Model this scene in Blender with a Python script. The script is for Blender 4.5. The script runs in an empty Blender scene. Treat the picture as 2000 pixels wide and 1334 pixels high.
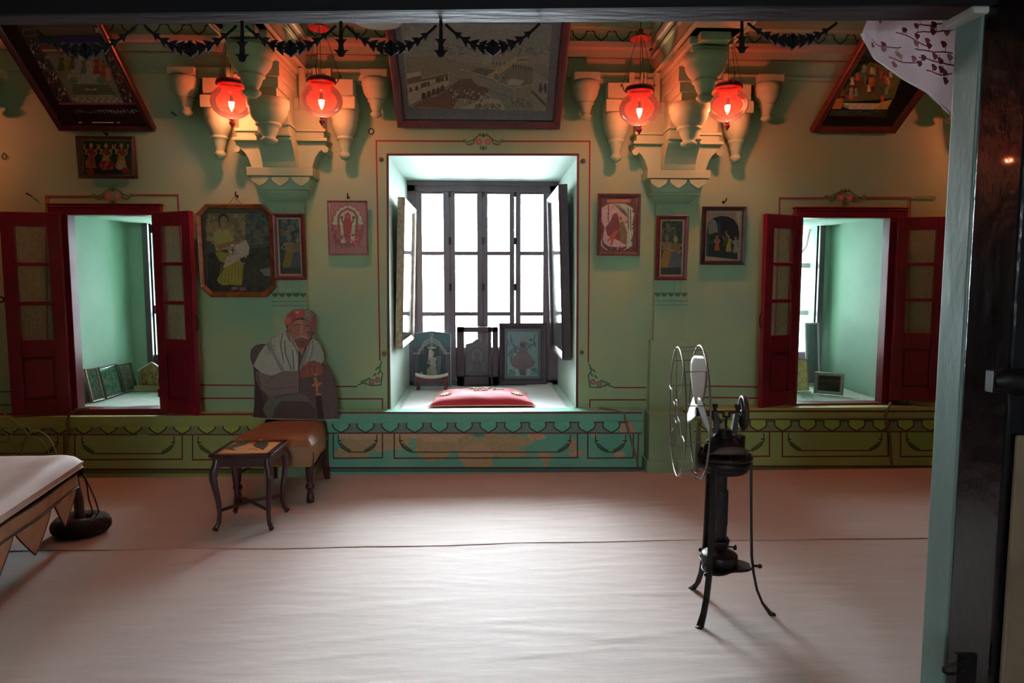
import bpy, math, random
from mathutils import Vector, Matrix
random.seed(7)
C = bpy.context.scene.collection
PI = math.pi

# ---------------------------------------------------------------- camera
FPX = 2000 * 24 / 36.0
VPX, VPY = 943.0, 550.0                       # where the room's depth axis meets the picture
pitch = math.atan((667 - VPY) / FPX)
yaw = math.atan((1000 - VPX) / FPX * math.cos(pitch))
RIGHT = Vector((math.cos(yaw), -math.sin(yaw), 0))
FWD = Vector((math.sin(yaw) * math.cos(pitch), math.cos(yaw) * math.cos(pitch), -math.sin(pitch)))
UP = RIGHT.cross(FWD)
H = 0.0
def ray(px, py):
    return RIGHT * ((px - 1000) / FPX) + UP * ((667 - py) / FPX) + FWD
def P(px, py, Y):
    d = ray(px, py); t = Y / d.y
    return Vector((t * d.x, Y, H + t * d.z))
D = 5.26                                       # back wall plane
DF = 5.14                                      # front of the dais
H = -P(943, 925, DF).z
def PZ(px, py, z):
    d = ray(px, py); t = (z - H) / d.z
    return Vector((t * d.x, t * d.y, z))
def PXp(px, py, X):
    d = ray(px, py); t = X / d.x
    return Vector((X, t * d.y, H + t * d.z))
def wz(py): return P(943, py, D).z
def wx(px): return P(px, 550, D).x
cam = bpy.data.cameras.new('camera'); camo = bpy.data.objects.new('camera', cam); C.objects.link(camo)
cam.lens = 24; cam.sensor_width = 36; cam.clip_start = 0.02; cam.clip_end = 200
R = Matrix((RIGHT, UP, -FWD)).transposed()
camo.matrix_world = Matrix.Translation((0, 0, H)) @ R.to_4x4()
bpy.context.scene.camera = camo

# ---------------------------------------------------------------- world, light, exposure
sc = bpy.context.scene
vs = sc.view_settings
vs.view_transform = 'Standard'; vs.look = 'None'; vs.gamma = 1; vs.use_curve_mapping = False
vs.exposure = 0.3
SKY = 36.0
w = bpy.data.worlds.new('World'); sc.world = w; w.use_nodes = True
bg = w.node_tree.nodes['Background']
# bright hazy sky, brightest round the veiled sun beyond the centre window
nt_ = w.node_tree; tc_ = nt_.nodes.new('ShaderNodeTexCoord'); dt = nt_.nodes.new('ShaderNodeVectorMath'); dt.operation = 'DOT_PRODUCT'
nt_.links.new(tc_.outputs['Generated'], dt.inputs[0]); el = math.radians(15); dt.inputs[1].default_value = (0, math.cos(el), math.sin(el))
mxx = nt_.nodes.new('ShaderNodeMath'); mxx.operation = 'MAXIMUM'; nt_.links.new(dt.outputs['Value'], mxx.inputs[0]); mxx.inputs[1].default_value = 0
pw = nt_.nodes.new('ShaderNodeMath'); pw.operation = 'POWER'; nt_.links.new(mxx.outputs[0], pw.inputs[0]); pw.inputs[1].default_value = 18
ma = nt_.nodes.new('ShaderNodeMath'); ma.operation = 'MULTIPLY_ADD'; nt_.links.new(pw.outputs[0], ma.inputs[0]); ma.inputs[1].default_value = 175; ma.inputs[2].default_value = SKY
bg.inputs[0].default_value = (0.84, 0.92, 1.0, 1); nt_.links.new(ma.outputs[0], bg.inputs[1])
def portal(name, loc, rot, sx, sy):
    l = bpy.data.lights.new(name, 'AREA'); l.shape = 'RECTANGLE'; l.size = sx; l.size_y = sy
    l.cycles.is_portal = True
    o = bpy.data.objects.new(name, l); C.objects.link(o); o.location = loc; o.rotation_euler = rot
    return o
LAMP_W = 44.0

# ---------------------------------------------------------------- materials
def lin(c):
    return tuple(((x / 12.92) if x <= 0.04045 else ((x + 0.055) / 1.055) ** 2.4) for x in c)
def hexc(h):
    h = h.lstrip('#'); return tuple(int(h[i:i + 2], 16) / 255 for i in (0, 2, 4))
def col(c):
    if isinstance(c, str): c = hexc(c)
    return lin(c)
MATS = {}
def mat(name, c, rough=0.6, metal=0.0, var=0.0, scale=8, bump=0.0, bscale=40, c2=None, spec=0.5, stretch=(1, 1, 1), coat=0.0, sheen=0.0, vcol=False):
    if name in MATS: return MATS[name]
    m = bpy.data.materials.new(name); m.use_nodes = True; MATS[name] = m
    nt = m.node_tree; N = nt.nodes; L = nt.links
    b = N['Principled BSDF']
    b.inputs['Roughness'].default_value = rough; b.inputs['Metallic'].default_value = metal
    b.inputs['Specular IOR Level'].default_value = spec
    b.inputs['Coat Weight'].default_value = coat; b.inputs['Sheen Weight'].default_value = sheen
    tc = N.new('ShaderNodeTexCoord'); mp = N.new('ShaderNodeMapping'); L.new(tc.outputs['Object'], mp.inputs[0])
    mp.inputs['Scale'].default_value = stretch
    base = col(c)
    src = None
    if vcol:
        a = N.new('ShaderNodeVertexColor'); a.layer_name = 'Col'; src = a.outputs['Color']
    if var > 0 or c2:
        n = N.new('ShaderNodeTexNoise'); n.inputs['Scale'].default_value = scale; n.inputs['Detail'].default_value = 6
        L.new(mp.outputs[0], n.inputs['Vector'])
        r = N.new('ShaderNodeMapRange'); r.inputs[1].default_value = 0.3; r.inputs[2].default_value = 0.7
        L.new(n.outputs['Fac'], r.inputs[0])
        if vcol:
            r.inputs[3].default_value = 1 - var; r.inputs[4].default_value = 1 + var
            mx = N.new('ShaderNodeVectorMath'); mx.operation = 'MULTIPLY'
            L.new(src, mx.inputs[0]); L.new(r.outputs[0], mx.inputs[1])
            L.new(mx.outputs[0], b.inputs['Base Color'])
        else:
            mx = N.new('ShaderNodeMix'); mx.data_type = 'RGBA'
            L.new(r.outputs[0], mx.inputs[0])
            k2 = col(c2) if c2 else tuple(min(1, x * (1 + var)) for x in base)
            k1 = base if c2 else tuple(x * (1 - var) for x in base)
            mx.inputs[6].default_value = (*k1, 1); mx.inputs[7].default_value = (*k2, 1)
            L.new(mx.outputs[2], b.inputs['Base Color'])
    elif vcol: L.new(src, b.inputs['Base Color'])
    else: b.inputs['Base Color'].default_value = (*base, 1)
    if bump > 0:
        n2 = N.new('ShaderNodeTexNoise'); n2.inputs['Scale'].default_value = bscale; n2.inputs['Detail'].default_value = 5
        L.new(mp.outputs[0], n2.inputs['Vector'])
        bp = N.new('ShaderNodeBump'); bp.inputs['Strength'].default_value = bump; bp.inputs['Distance'].default_value = 0.02
        L.new(n2.outputs['Fac'], bp.inputs['Height']); L.new(bp.outputs[0], b.inputs['Normal'])
    return m

# ---------------------------------------------------------------- mesh builder
ORG = {}
class MB:
    def __init__(s):
        s.v = []; s.f = []; s.c = []; s.sm = []; s.mi = []
        s.M = Matrix.Identity(4); s.col = (1, 1, 1); s.m = 0
    def setcol(s, c): s.col = col(c); return s
    def add(s, vs_, fs, smooth=False):
        b = len(s.v)
        for p in vs_: s.v.append(s.M @ Vector(p))
        for f in fs:
            s.f.append([b + i for i in f]); s.c.append(s.col); s.sm.append(smooth); s.mi.append(s.m)
    def box(s, x0, x1, y0, y1, z0, z1, M=None):
        if x0 > x1: x0, x1 = x1, x0
        if y0 > y1: y0, y1 = y1, y0
        if z0 > z1: z0, z1 = z1, z0
        vv = [(x, y, z) for z in (z0, z1) for y in (y0, y1) for x in (x0, x1)]
        if M: vv = [M @ Vector(p) for p in vv]
        s.add(vv, [(0, 2, 3, 1), (4, 5, 7, 6), (0, 1, 5, 4), (2, 6, 7, 3), (0, 4, 6, 2), (1, 3, 7, 5)]); return s
    def hull8(s, bot, top):          # frustum from two quads
        s.add(list(bot) + list(top), [(3, 2, 1, 0), (4, 5, 6, 7), (0, 1, 5, 4), (1, 2, 6, 5), (2, 3, 7, 6), (3, 0, 4, 7)]); return s
    def frus(s, x, w0, w1, yb, d0, d1, z0, z1):   # wall-backed taper: widths and projections at z0 and z1
        s.hull8([(x - w0 / 2, yb - d0, z0), (x + w0 / 2, yb - d0, z0), (x + w0 / 2, yb, z0), (x - w0 / 2, yb, z0)],
                [(x - w1 / 2, yb - d1, z1), (x + w1 / 2, yb - d1, z1), (x + w1 / 2, yb, z1), (x - w1 / 2, yb, z1)]); return s
    def tube(s, pts, r, n=8, closed=False, cap=True, flat=None):
        pts = [Vector(p) for p in pts]; m = len(pts)
        rr = r if isinstance(r, (list, tuple)) else [r] * m
        vs_ = []; fs = []; ref = None
        for i, p in enumerate(pts):
            a = pts[(i - 1) % m] if (closed or i > 0) else p
            b = pts[(i + 1) % m] if (closed or i < m - 1) else p
            t = (b - a)
            if t.length < 1e-9: t = Vector((0, 0, 1))
            t.normalize()
            if ref is None:
                ref = Vector((0, 0, 1)) if abs(t.z) < 0.9 else Vector((1, 0, 0))
            u = ref - t * ref.dot(t)
            if u.length < 1e-6: u = t.orthogonal()
            u.normalize(); ref = u; v = t.cross(u)
            for k in range(n):
                an = 2 * PI * k / n
                fu, fv = (flat if flat else (1, 1))
                vs_.append(p + (u * math.cos(an) * fu + v * math.sin(an) * fv) * rr[i])
        for i in range(m if closed else m - 1):
            j = (i + 1) % m
            for k in range(n):
                k2 = (k + 1) % n
                fs.append((i * n + k, i * n + k2, j * n + k2, j * n + k))
        s.add(vs_, fs, True)
        if cap and not closed:
            s.add([vs_[k] for k in range(n)], [tuple(reversed(range(n)))])
            s.add([vs_[(m - 1) * n + k] for k in range(n)], [tuple(range(n))])
        return s
    def lathe(s, prof, n=24, c=(0, 0, 0), a0=0, a1=2 * PI, M=None, smooth=True):
        full = abs(a1 - a0 - 2 * PI) < 1e-6
        cnt = n if full else n + 1
        vs_ = []; fs = []
        for r, z in prof:
            for k in range(cnt):
                a = a0 + (a1 - a0) * k / n
                p = Vector((r * math.cos(a), r * math.sin(a), z))
                if M: p = M @ p
                vs_.append(Vector(c) + p)
        for i in range(len(prof) - 1):
            for k in range(n):
                k2 = (k + 1) % cnt
                fs.append((i * cnt + k, i * cnt + k2, (i + 1) * cnt + k2, (i + 1) * cnt + k))
        s.add(vs_, fs, smooth); return s
    def cyl(s, p0, p1, r, n=16): return s.tube([p0, p1], r, n)
    def ball(s, c, r, n=14, sz=(1, 1, 1)):
        pr = [(math.sin(PI * i / n), -math.cos(PI * i / n)) for i in range(n + 1)]
        vs_ = []; fs = []; m = n * 2
        for (q, z) in pr:
            for k in range(m):
                a = 2 * PI * k / m
                vs_.append((c[0] + r * sz[0] * q * math.cos(a), c[1] + r * sz[1] * q * math.sin(a), c[2] + r * sz[2] * z))
        for i in range(n):
            for k in range(m):
                k2 = (k + 1) % m
                fs.append((i * m + k, i * m + k2, (i + 1) * m + k2, (i + 1) * m + k))
        s.add(vs_, fs, True); return s
    def prism(s, poly, to3, d):      # poly 2D, to3(u,v)->Vector front, d = Vector depth
        n = len(poly); a = [to3(*p) for p in poly]; b = [p + d for p in a]
        s.add(a + b, [tuple(range(n)), tuple(reversed(range(n, 2 * n)))] + [(i, n + i, n + (i + 1) % n, (i + 1) % n) for i in range(n)]); return s
    def grid(s, fn, nu, nv, smooth=True):
        vs_ = [fn(i / nu, j / nv) for j in range(nv + 1) for i in range(nu + 1)]
        fs = [(j * (nu + 1) + i, j * (nu + 1) + i + 1, (j + 1) * (nu + 1) + i + 1, (j + 1) * (nu + 1) + i) for j in range(nv) for i in range(nu)]
        s.add(vs_, fs, smooth); return s
    def build(s, name, mats, parent=None, world=True, base=None, bevel=0, label=None):
        if not isinstance(mats, (list, tuple)): mats = [mats]
        if parent is not None:
            o_ = ORG.get(parent.name, Vector((0, 0, 0))) if world else Vector((0, 0, 0))
        elif world:
            xs = [p.x for p in s.v]; ys = [p.y for p in s.v]; zs = [p.z for p in s.v]
            o_ = Vector(((min(xs) + max(xs)) / 2, (min(ys) + max(ys)) / 2, min(zs))) if base is None else Vector(base)
        else: o_ = Vector((0, 0, 0))
        me = bpy.data.meshes.new(name)
        me.from_pydata([tuple(p - o_) for p in s.v], [], s.f)
        for m in mats: me.materials.append(m)
        ca = me.color_attributes.new('Col', 'BYTE_COLOR', 'CORNER')
        buf = []
        for i, p in enumerate(me.polygons):
            p.use_smooth = s.sm[i]; p.material_index = min(s.mi[i], len(mats) - 1)
            buf += [*lsrgb(s.c[i]), 1.0] * p.loop_total
        ca.data.foreach_set('color_srgb', buf)
        me.validate(); me.update()
        o = bpy.data.objects.new(name, me); C.objects.link(o)
        if parent is not None: o.parent = parent
        elif world: o.location = o_
        ORG[o.name] = o_
        if label: o['label'] = label
        if bevel:
            bm_ = o.modifiers.new('Bevel', 'BEVEL'); bm_.width = bevel; bm_.segments = 2; bm_.limit_method = 'ANGLE'; bm_.angle_limit = 0.7
        return o
def lsrgb(c):
    return tuple((12.92 * x if x <= 0.0031308 else 1.055 * x ** (1 / 2.4) - 0.055) for x in c)
def thing(name, label, cat, loc=(0, 0, 0), group=None, rot=None):
    o = bpy.data.objects.new(name, None); C.objects.link(o); o.location = loc; o.empty_display_size = 0.1
    if rot is not None: o.rotation_euler = rot
    ORG[o.name] = Vector(loc)
    return tag(o, label, cat, group)
def tag(o, label, cat, group=None):
    o['label'] = label; o['category'] = cat
    if group: o['group'] = group
    return o
def struct(o): o['kind'] = 'structure'; return o
def dup(root, loc=None, label=None):
    r = root.copy(); C.objects.link(r)
    if loc is not None: r.location = loc
    if label: r['label'] = label
    for ch in list(root.children):
        c = ch.copy(); C.objects.link(c); c.parent = r
        for g in list(ch.children):
            d = g.copy(); C.objects.link(d); d.parent = c
    return r

# ---------------------------------------------------------------- painting on a plane
class Art:
    """flat paint polygons; (u,v) in a source frame x0..x1,y0..y1 (v down) mapped by to3(u,v,layer)"""
    def __init__(s, to3, mb=None):
        s.to3 = to3; s.mb = mb or MB(); s.k = 1; s.g = 1.0
    def ink(s, c): s.mb.setcol(c); s.mb.col = tuple(min(.9, x * s.g) for x in s.mb.col)
    def poly(s, pts, c):
        s.ink(c)
        s.mb.add([s.to3(u, v, s.k) for u, v in pts], [tuple(range(len(pts)))]); s.k += 1; return s
    def rect(s, x0, y0, x1, y1, c): return s.poly([(x0, y1), (x1, y1), (x1, y0), (x0, y0)], c)
    def ell(s, cx, cy, rx, ry, c, rot=0, n=18):
        ca, sa = math.cos(rot), math.sin(rot)
        return s.poly([(cx + rx * math.cos(a) * ca - ry * math.sin(a) * sa, cy + rx * math.cos(a) * sa + ry * math.sin(a) * ca)
                       for a in [-2 * PI * i / n for i in range(n)]], c)
    def line(s, pts, wd, c, closed=False):
        s.ink(c); pts = [Vector(p) for p in pts]
        if closed: pts = pts + [pts[0], pts[1]]
        m = len(pts); L_ = []; R_ = []
        for i, p in enumerate(pts):
            a = pts[max(0, i - 1)]; b = pts[min(m - 1, i + 1)]
            t1 = (p - a) if i > 0 else (b - p); t2 = (b - p) if i < m - 1 else (p - a)
            if t1.length < 1e-9: t1 = t2
            if t2.length < 1e-9: t2 = t1
            t1 = t1.normalized(); t2 = t2.normalized(); t = (t1 + t2)
            if t.length < 1e-6: t = t1
            t.normalize(); k = 1 / max(0.5, t.dot(t1))
            n_ = Vector((-t.y, t.x)) * wd / 2 * k
            L_.append(p + n_); R_.append(p - n_)
        vv = [s.to3(q.x, q.y, s.k) for q in L_] + [s.to3(q.x, q.y, s.k) for q in R_]
        s.mb.add(vv, [(i, i + 1, m + i + 1, m + i) for i in range(m - 1)]); s.k += 1; return s
    def scatter(s, n, x0, y0, x1, y1, cols, r0, r1, seed=1, asp=1.0, sides=6):
        rd = random.Random(seed)
        for i in range(n):
            cx = rd.uniform(x0, x1); cy = rd.uniform(y0, y1); r = rd.uniform(r0, r1)
            a0 = rd.uniform(0, PI); q = asp * rd.uniform(0.6, 1.4)
            pts = [(cx + r * rd.uniform(.6, 1) * math.cos(a0 - 2 * PI * k / sides), cy + q * r * rd.uniform(.6, 1) * math.sin(a0 - 2 * PI * k / sides)) for k in range(sides)]
            pts = [(min(max(a, x0), x1), min(max(b, y0), y1)) for a, b in pts]
            s.ink(rd.choice(cols)); s.mb.add([s.to3(u, v, s.k) for u, v in pts], [tuple(range(sides))])
            if i % 6 == 5: s.k += 1
        s.k += 1; return s
    def person(s, x, y, h, skin, robe, robe2=None, head=None, arms=True, width=1.0):
        """a small painted standing figure; (x,y) at the feet, h tall"""
        robe2 = robe2 or robe; q = width
        s.poly([(x - .17 * h * q, y), (x + .17 * h * q, y), (x + .10 * h * q, y - .45 * h), (x + .07 * h * q, y - .55 * h), (x - .07 * h * q, y - .55 * h), (x - .10 * h * q, y - .45 * h)], robe)
        s.poly([(x - .08 * h * q, y - .5 * h), (x + .08 * h * q, y - .5 * h), (x + .12 * h * q, y - .78 * h), (x - .12 * h * q, y - .78 * h)], robe2)
        if arms:
            s.line([(x - .11 * h * q, y - .75 * h), (x - .17 * h * q, y - .6 * h), (x - .03 * h, y - .52 * h)], .045 * h, skin)
            s.line([(x + .11 * h * q, y - .75 * h), (x + .18 * h * q, y - .6 * h), (x + .08 * h, y - .45 * h)], .045 * h, skin)
        s.rect(x - .025 * h, y - .83 * h, x + .025 * h, y - .76 * h, skin)
        if head: s.ell(x, y - .91 * h, .075 * h, .095 * h, head)
        s.ell(x, y - .89 * h, .052 * h, .07 * h, skin)
        if head: s.poly([(x - .06 * h, y - .93 * h), (x + .06 * h, y - .93 * h), (x + .02 * h, y - 1.02 * h), (x - .02 * h, y - 1.02 * h)], head)
        return s

GL = None
def m_paint(): return mat('painted_surface', '#ffffff', .65, var=.10, scale=60, vcol=True)
def m_print(): return mat('picture_print', '#ffffff', .28, var=.14, scale=45, vcol=True, spec=.35)
# ================================================================ the room
PX1 = D / FPX                                   # metres per photo pixel on the back wall
M_WALL = mat('mint_limewash', '#8ab395', .8, c2='#a0b989', scale=2.2, bump=.12, bscale=9, spec=.25)
M_REVEAL = mat('pale_mint_limewash', '#aec9bb', .75, c2='#bdd2c6', scale=2.2, bump=.10, bscale=12, spec=.25)
M_TRIM = mat('green_moulding_paint', '#88ab88', .7, c2='#98b792', scale=5, bump=.05, bscale=25, spec=.3)
M_DAIS = mat('turquoise_dais_paint', '#58a890', .7, c2='#76b499', scale=4, bump=.10, bscale=18, spec=.3)
M_DAIS2 = mat('olive_dais_paint', '#93a45c', .7, c2='#a0ab68', scale=4, bump=.10, bscale=18, spec=.3)
M_RED = mat('maroon_gloss_paint', '#6c1327', .32, var=.18, scale=6, bump=.05, bscale=30)
M_HAZEWOOD = mat('haze_lightened_wood', '#62525a', .45, var=.2, scale=5, stretch=(1, 1, .15))  # wood colour lightened to stand in for glare round the window
M_IRON = mat('black_iron', '#22201f', .45, .6, var=.2, scale=20, bump=.1, bscale=60)
M_BLACKW = mat('glossy_black_paint', '#08090f', .2, var=.3, scale=10, bump=.2, bscale=24, stretch=(1, 1, .6), coat=.3, spec=.4)
M_JAMB = mat('grey_green_jamb_paint', '#66807a', .45, var=.10, scale=4, bump=.25, bscale=14, stretch=(1, 1, .3))
M_CEIL = mat('ceiling_limewash', '#8d9f85', .85, var=.05, scale=2)
M_STONE = mat('sandstone', '#b8a98e', .85, c2='#8f8372', scale=5, bump=.2, bscale=20)
LINE_R = '#86242a'; LINE_B = '#6a2a26'

# ---- a solid of cells: faces only where solid meets air
def cells(mb, xs, ys, zs, solid, mi=None):
    xs, ys, zs = sorted(set(xs)), sorted(set(ys)), sorted(set(zs))
    nx, ny, nz = len(xs) - 1, len(ys) - 1, len(zs) - 1
    S = {(i, j, k): solid((xs[i] + xs[i + 1]) / 2, (ys[j] + ys[j + 1]) / 2, (zs[k] + zs[k + 1]) / 2) for i in range(nx) for j in range(ny) for k in range(nz)}
    g = lambda i, j, k: S.get((i, j, k), False)
    for (i, j, k), on in S.items():
        if not on: continue
        x0, x1, y0, y1, z0, z1 = xs[i], xs[i + 1], ys[j], ys[j + 1], zs[k], zs[k + 1]
        F = [((i - 1, j, k), [(x0, y1, z0), (x0, y0, z0), (x0, y0, z1), (x0, y1, z1)]), ((i + 1, j, k), [(x1, y0, z0), (x1, y1, z0), (x1, y1, z1), (x1, y0, z1)]),
             ((i, j - 1, k), [(x0, y0, z0), (x1, y0, z0), (x1, y0, z1), (x0, y0, z1)]), ((i, j + 1, k), [(x1, y1, z0), (x0, y1, z0), (x0, y1, z1), (x1, y1, z1)]),
             ((i, j, k - 1), [(x0, y1, z0), (x1, y1, z0), (x1, y0, z0), (x0, y0, z0)]), ((i, j, k + 1), [(x0, y0, z1), (x1, y0, z1), (x1, y1, z1), (x0, y1, z1)])]
        for nb, q in F:
            if not g(*nb):
                mb.m = (mi(q) if mi else 0); mb.add(q, [(0, 1, 2, 3)])

ZC = 3.95; XS = 6.6
CW = (P(760, 550, D).x, P(1128, 550, D).x); CZ = (wz(803), wz(303))
LW = (P(140, 600, D).x, P(316, 600, D).x); RW = (P(1552, 600, D).x, P(1732, 600, D).x)
WZ = (wz(792), wz(424))
YN = D + 1.06; YB = D + 1.48
NL = (LW[0] - .10, LW[1] + .05); NR = (RW[0] - .05, RW[1] + .07)
BL = (P(295, 550, YN).x, P(295, 550, YN).x + .40); BR = (P(1596, 550, YN).x - .42, P(1596, 550, YN).x)
BZ = (wz(792) + .02, P(943, 438, YN).z)

wall = MB()
def wsolid(x, y, z):
    if CW[0] < x < CW[1] and CZ[0] < z < CZ[1]: return False
    for (a, b), (c, d) in ((NL, BL), (NR, BR)):
        if y < YN and a < x < b and WZ[0] < z < WZ[1] + .03: return False
        if y > YN and c < x < d and BZ[0] < z < BZ[1]: return False
    return True
def wmi(q):
    cx = sum(p[0] for p in q) / 4; cy = sum(p[1] for p in q) / 4
    return (3 if abs(cx) > 1.5 else 2) if D + .001 < cy else 0
cells(wall, [-XS, XS, *CW, *NL, *NR, *BL, *BR], [D, YN, YB], [0, ZC, *CZ, WZ[0], WZ[1] + .03, *BZ], wsolid, wmi)
wall.m = 1
A = Art(lambda u, v, k: P(u, v, D - .0008 - .00006 * k), wall)
# opening outline and red field lines
A.line([(759, 803), (757, 302), (1129, 302), (1127, 798)], 4.5, '#5d2a33')
def floral(A, cx, cy, s=1.0, flip=1):
    g1, g2, pk = '#3f5a33', '#5c7a48', '#b8686a'
    for sx in (-1, 1):
        A.line([(cx, cy - 13 * s), (cx + sx * 10 * s, cy - 12 * s), (cx + sx * 22 * s, cy - 3 * s), (cx + sx * 34 * s, cy + 1 * s), (cx + sx * 43 * s, cy - 1 * s)], 2.2 * s, g1)
        A.line([(cx + sx * 16 * s, cy - 6 * s), (cx + sx * 20 * s, cy + 4 * s), (cx + sx * 28 * s, cy + 7 * s)], 1.8 * s, g1)
        for a, b, r in ((20, -3, .5), (25, 4, .2), (31, 5, -.2), (14, -9, .7), (37, -3, 0), (5, 12, 1.4), (8, -14, .9)):
            A.ell(cx + sx * a * s, cy + b * s, 4.6 * s, 2.0 * s, g2, sx * r, 8)
        for a in range(6):
            A.ell(cx + sx * 9 * s + 4.3 * s * math.cos(a * 1.047), cy + 4.3 * s * math.sin(a * 1.047), 2.8 * s, 2.8 * s, pk, 0, 8)
        A.ell(cx + sx * 9 * s, cy, 2.0 * s, 2.0 * s, '#d79a92', 0, 8)
    A.ell(cx, cy - 13 * s, 3 * s, 4.5 * s, g1, 0, 8); A.ell(cx, cy + 13 * s, 2.5 * s, 4.5 * s, g1, 0, 8)
def corner(A, cx, cy, sx, s=1.0):
    g1, g2 = '#33563f', '#4a7350'
    A.line([(cx, cy - 46 * s), (cx - sx * 6 * s, cy - 34 * s), (cx + sx * 1 * s, cy - 22 * s), (cx - sx * 2 * s, cy), (cx - sx * 22 * s, cy + 1 * s), (cx - sx * 34 * s, cy - 5 * s), (cx - sx * 47 * s, cy)], 2.2, g1)
    for a, b in ((8, 10), (20, 6)):
        for q in range(6): A.ell(cx - sx * a * s + 4 * math.cos(q * 1.05), cy - b * s + 4 * math.sin(q * 1.05), 2.6, 2.6, '#8a6a62', 0, 8)
        A.ell(cx - sx * a * s, cy - b * s, 2, 2, '#b58c7c', 0, 8)
    for a, b, r in ((6, 24, 1.2), (10, 32, .9), (26, 12, .3), (32, 9, .1), (38, 7, .4), (3, 38, 1.5), (14, 20, .7), (30, 2, 0)):
        A.ell(cx - sx * a * s, cy - b * s, 5, 1.9, g2, sx * -r, 8)
LR = 3.0
A.line([(742, 705), (735, 275), (903, 276)], LR, LINE_R); A.line([(985, 276), (1152, 276), (1149, 708)], LR, LINE_R)
floral(A, 944, 277, .98)
corner(A, 746, 752, 1); corner(A, 1150, 756, -1)
A.line([(698, 755), (640, 755)], 2.6, LINE_B); A.line([(1197, 757), (1262, 757)], 2.6, LINE_R)
A.line([(620, 779), (747, 779), (747, 801)], 2.6, LINE_B); A.line([(1262, 781), (1152, 781), (1152, 799)], 2.6, LINE_B)
A.line([(-60, 765), (56, 765)], 2.2, LINE_B); A.line([(-60, 791), (56, 791)], 2.2, LINE_B)
A.line([(390, 752), (520, 753)], 2.8, LINE_R); A.line([(390, 778), (520, 778)], 2.8, LINE_R)
A.line([(1370, 754), (1492, 756)], 2.8, LINE_R); A.line([(1370, 776), (1492, 778)], 2.8, LINE_R)
for x in (120, 350, 372, 1506): A.line([(x, 790), (x, 802)], 2.4, LINE_B)
A.line([(93, 800), (90, 383), (180, 383)], LR, LINE_R); A.line([(262, 381), (347, 381), (372, 800)], LR, LINE_R)
floral(A, 220, 383, .98)
A.line([(1509, 800), (1523, 387), (1612, 387)], LR, LINE_R); A.line([(1692, 386), (1778, 386), (1772, 800)], LR, LINE_R)
floral(A, 1651, 386, .98)
A.rect(1784, 383, 1828, 389, '#6f8f50')
# faint thin pale lines across the upper wall at both sides
A.line([(0, 228), (400, 228)], 1.2, '#9bb58a'); A.line([(1530, 218), (1860, 218)], 1.2, '#9bb06a')
wo = wall.build('wall_back', [M_WALL, m_paint(), M_REVEAL, mat('niche_limewash', '#9fc0aa', .8, c2='#afcab8', scale=2.6, bump=.1, bscale=12, spec=.2)]); struct(wo)

# ---- floor, ceiling, side walls, front wall with the door, added unseen antechamber
fl = MB(); fl.box(-XS - .3, XS + .3, 2.10, YB, -.2, 0); struct(fl.build('floor', mat('floor_plaster', '#a59a8c', .8, var=.1, scale=4)))
ft = MB(); ft.box(-3.2, 3.2, -3.4, 2.10, -.2, 0); struct(ft.build('floor', mat('porch_stone', '#8a8076', .8, var=.1, scale=4)))
ce = MB(); ce.box(-XS - .3, XS + .3, 1.8, YB, ZC, ZC + .2); struct(ce.build('ceiling', M_CEIL))
for nm, sx in (('wall_left', -1), ('wall_right', 1)):
    q = MB(); q.box(sx * XS, sx * (XS + .3), 2.1, D, 0, ZC); struct(q.build(nm, M_WALL))
zl = 2.25
DX0, DX1 = -1.66, 1.485
front = MB()
cells(front, [-XS, XS, DX0, DX1 + .42], [1.9, 2.1], [0, ZC, 2.75], lambda x, y, z: not (DX0 < x < DX1 + .42 and z < 2.75))
struct(front.build('wall_front', M_CEIL))
PW = 2.6
po = MB()
HX = (-.6, .4); HZ = (1.35, 2.0)  # unseen added wall behind the camera; small opening limits the daylight
cells(po, [-3.2, 3.2, *HX], [-3.4, -3.2], [0, 3.2, *HZ], lambda x, y, z: not (HX[0] < x < HX[1] and HZ[0] < z < HZ[1]))
po.box(-3.2, -3.0, -3.2, 1.9, 0, 3.2); po.box(3.0, 3.2, -3.2, 1.9, 0, 3.2)
struct(po.build('wall_porch_added', mat('porch_plaster', '#9a9c98', .8, var=.1, scale=4)))
pc = MB(); pc.box(-3.2, 3.2, -3.4, 1.9, 3.2, 3.4); struct(pc.build('ceiling', M_CEIL))
portal('added_daylight_opening', ((HX[0] + HX[1]) / 2, -3.25, (HZ[0] + HZ[1]) / 2), (PI / 2, 0, 0), HX[1] - HX[0], HZ[1] - HZ[0])
bpy.data.objects['added_daylight_opening'].rotation_euler = (-PI / 2, 0, 0)
portal('daylight_opening_centre', ((CW[0] + CW[1]) / 2, YB + .02, (CZ[0] + CZ[1]) / 2), (PI / 2, 0, 0), CW[1] - CW[0], CZ[1] - CZ[0])
for n_, b_ in (('daylight_opening_left', BL), ('daylight_opening_right', BR)):
    portal(n_, ((b_[0] + b_[1]) / 2, YB + .02, (BZ[0] + BZ[1]) / 2), (PI / 2, 0, 0), b_[1] - b_[0], BZ[1] - BZ[0])

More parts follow.
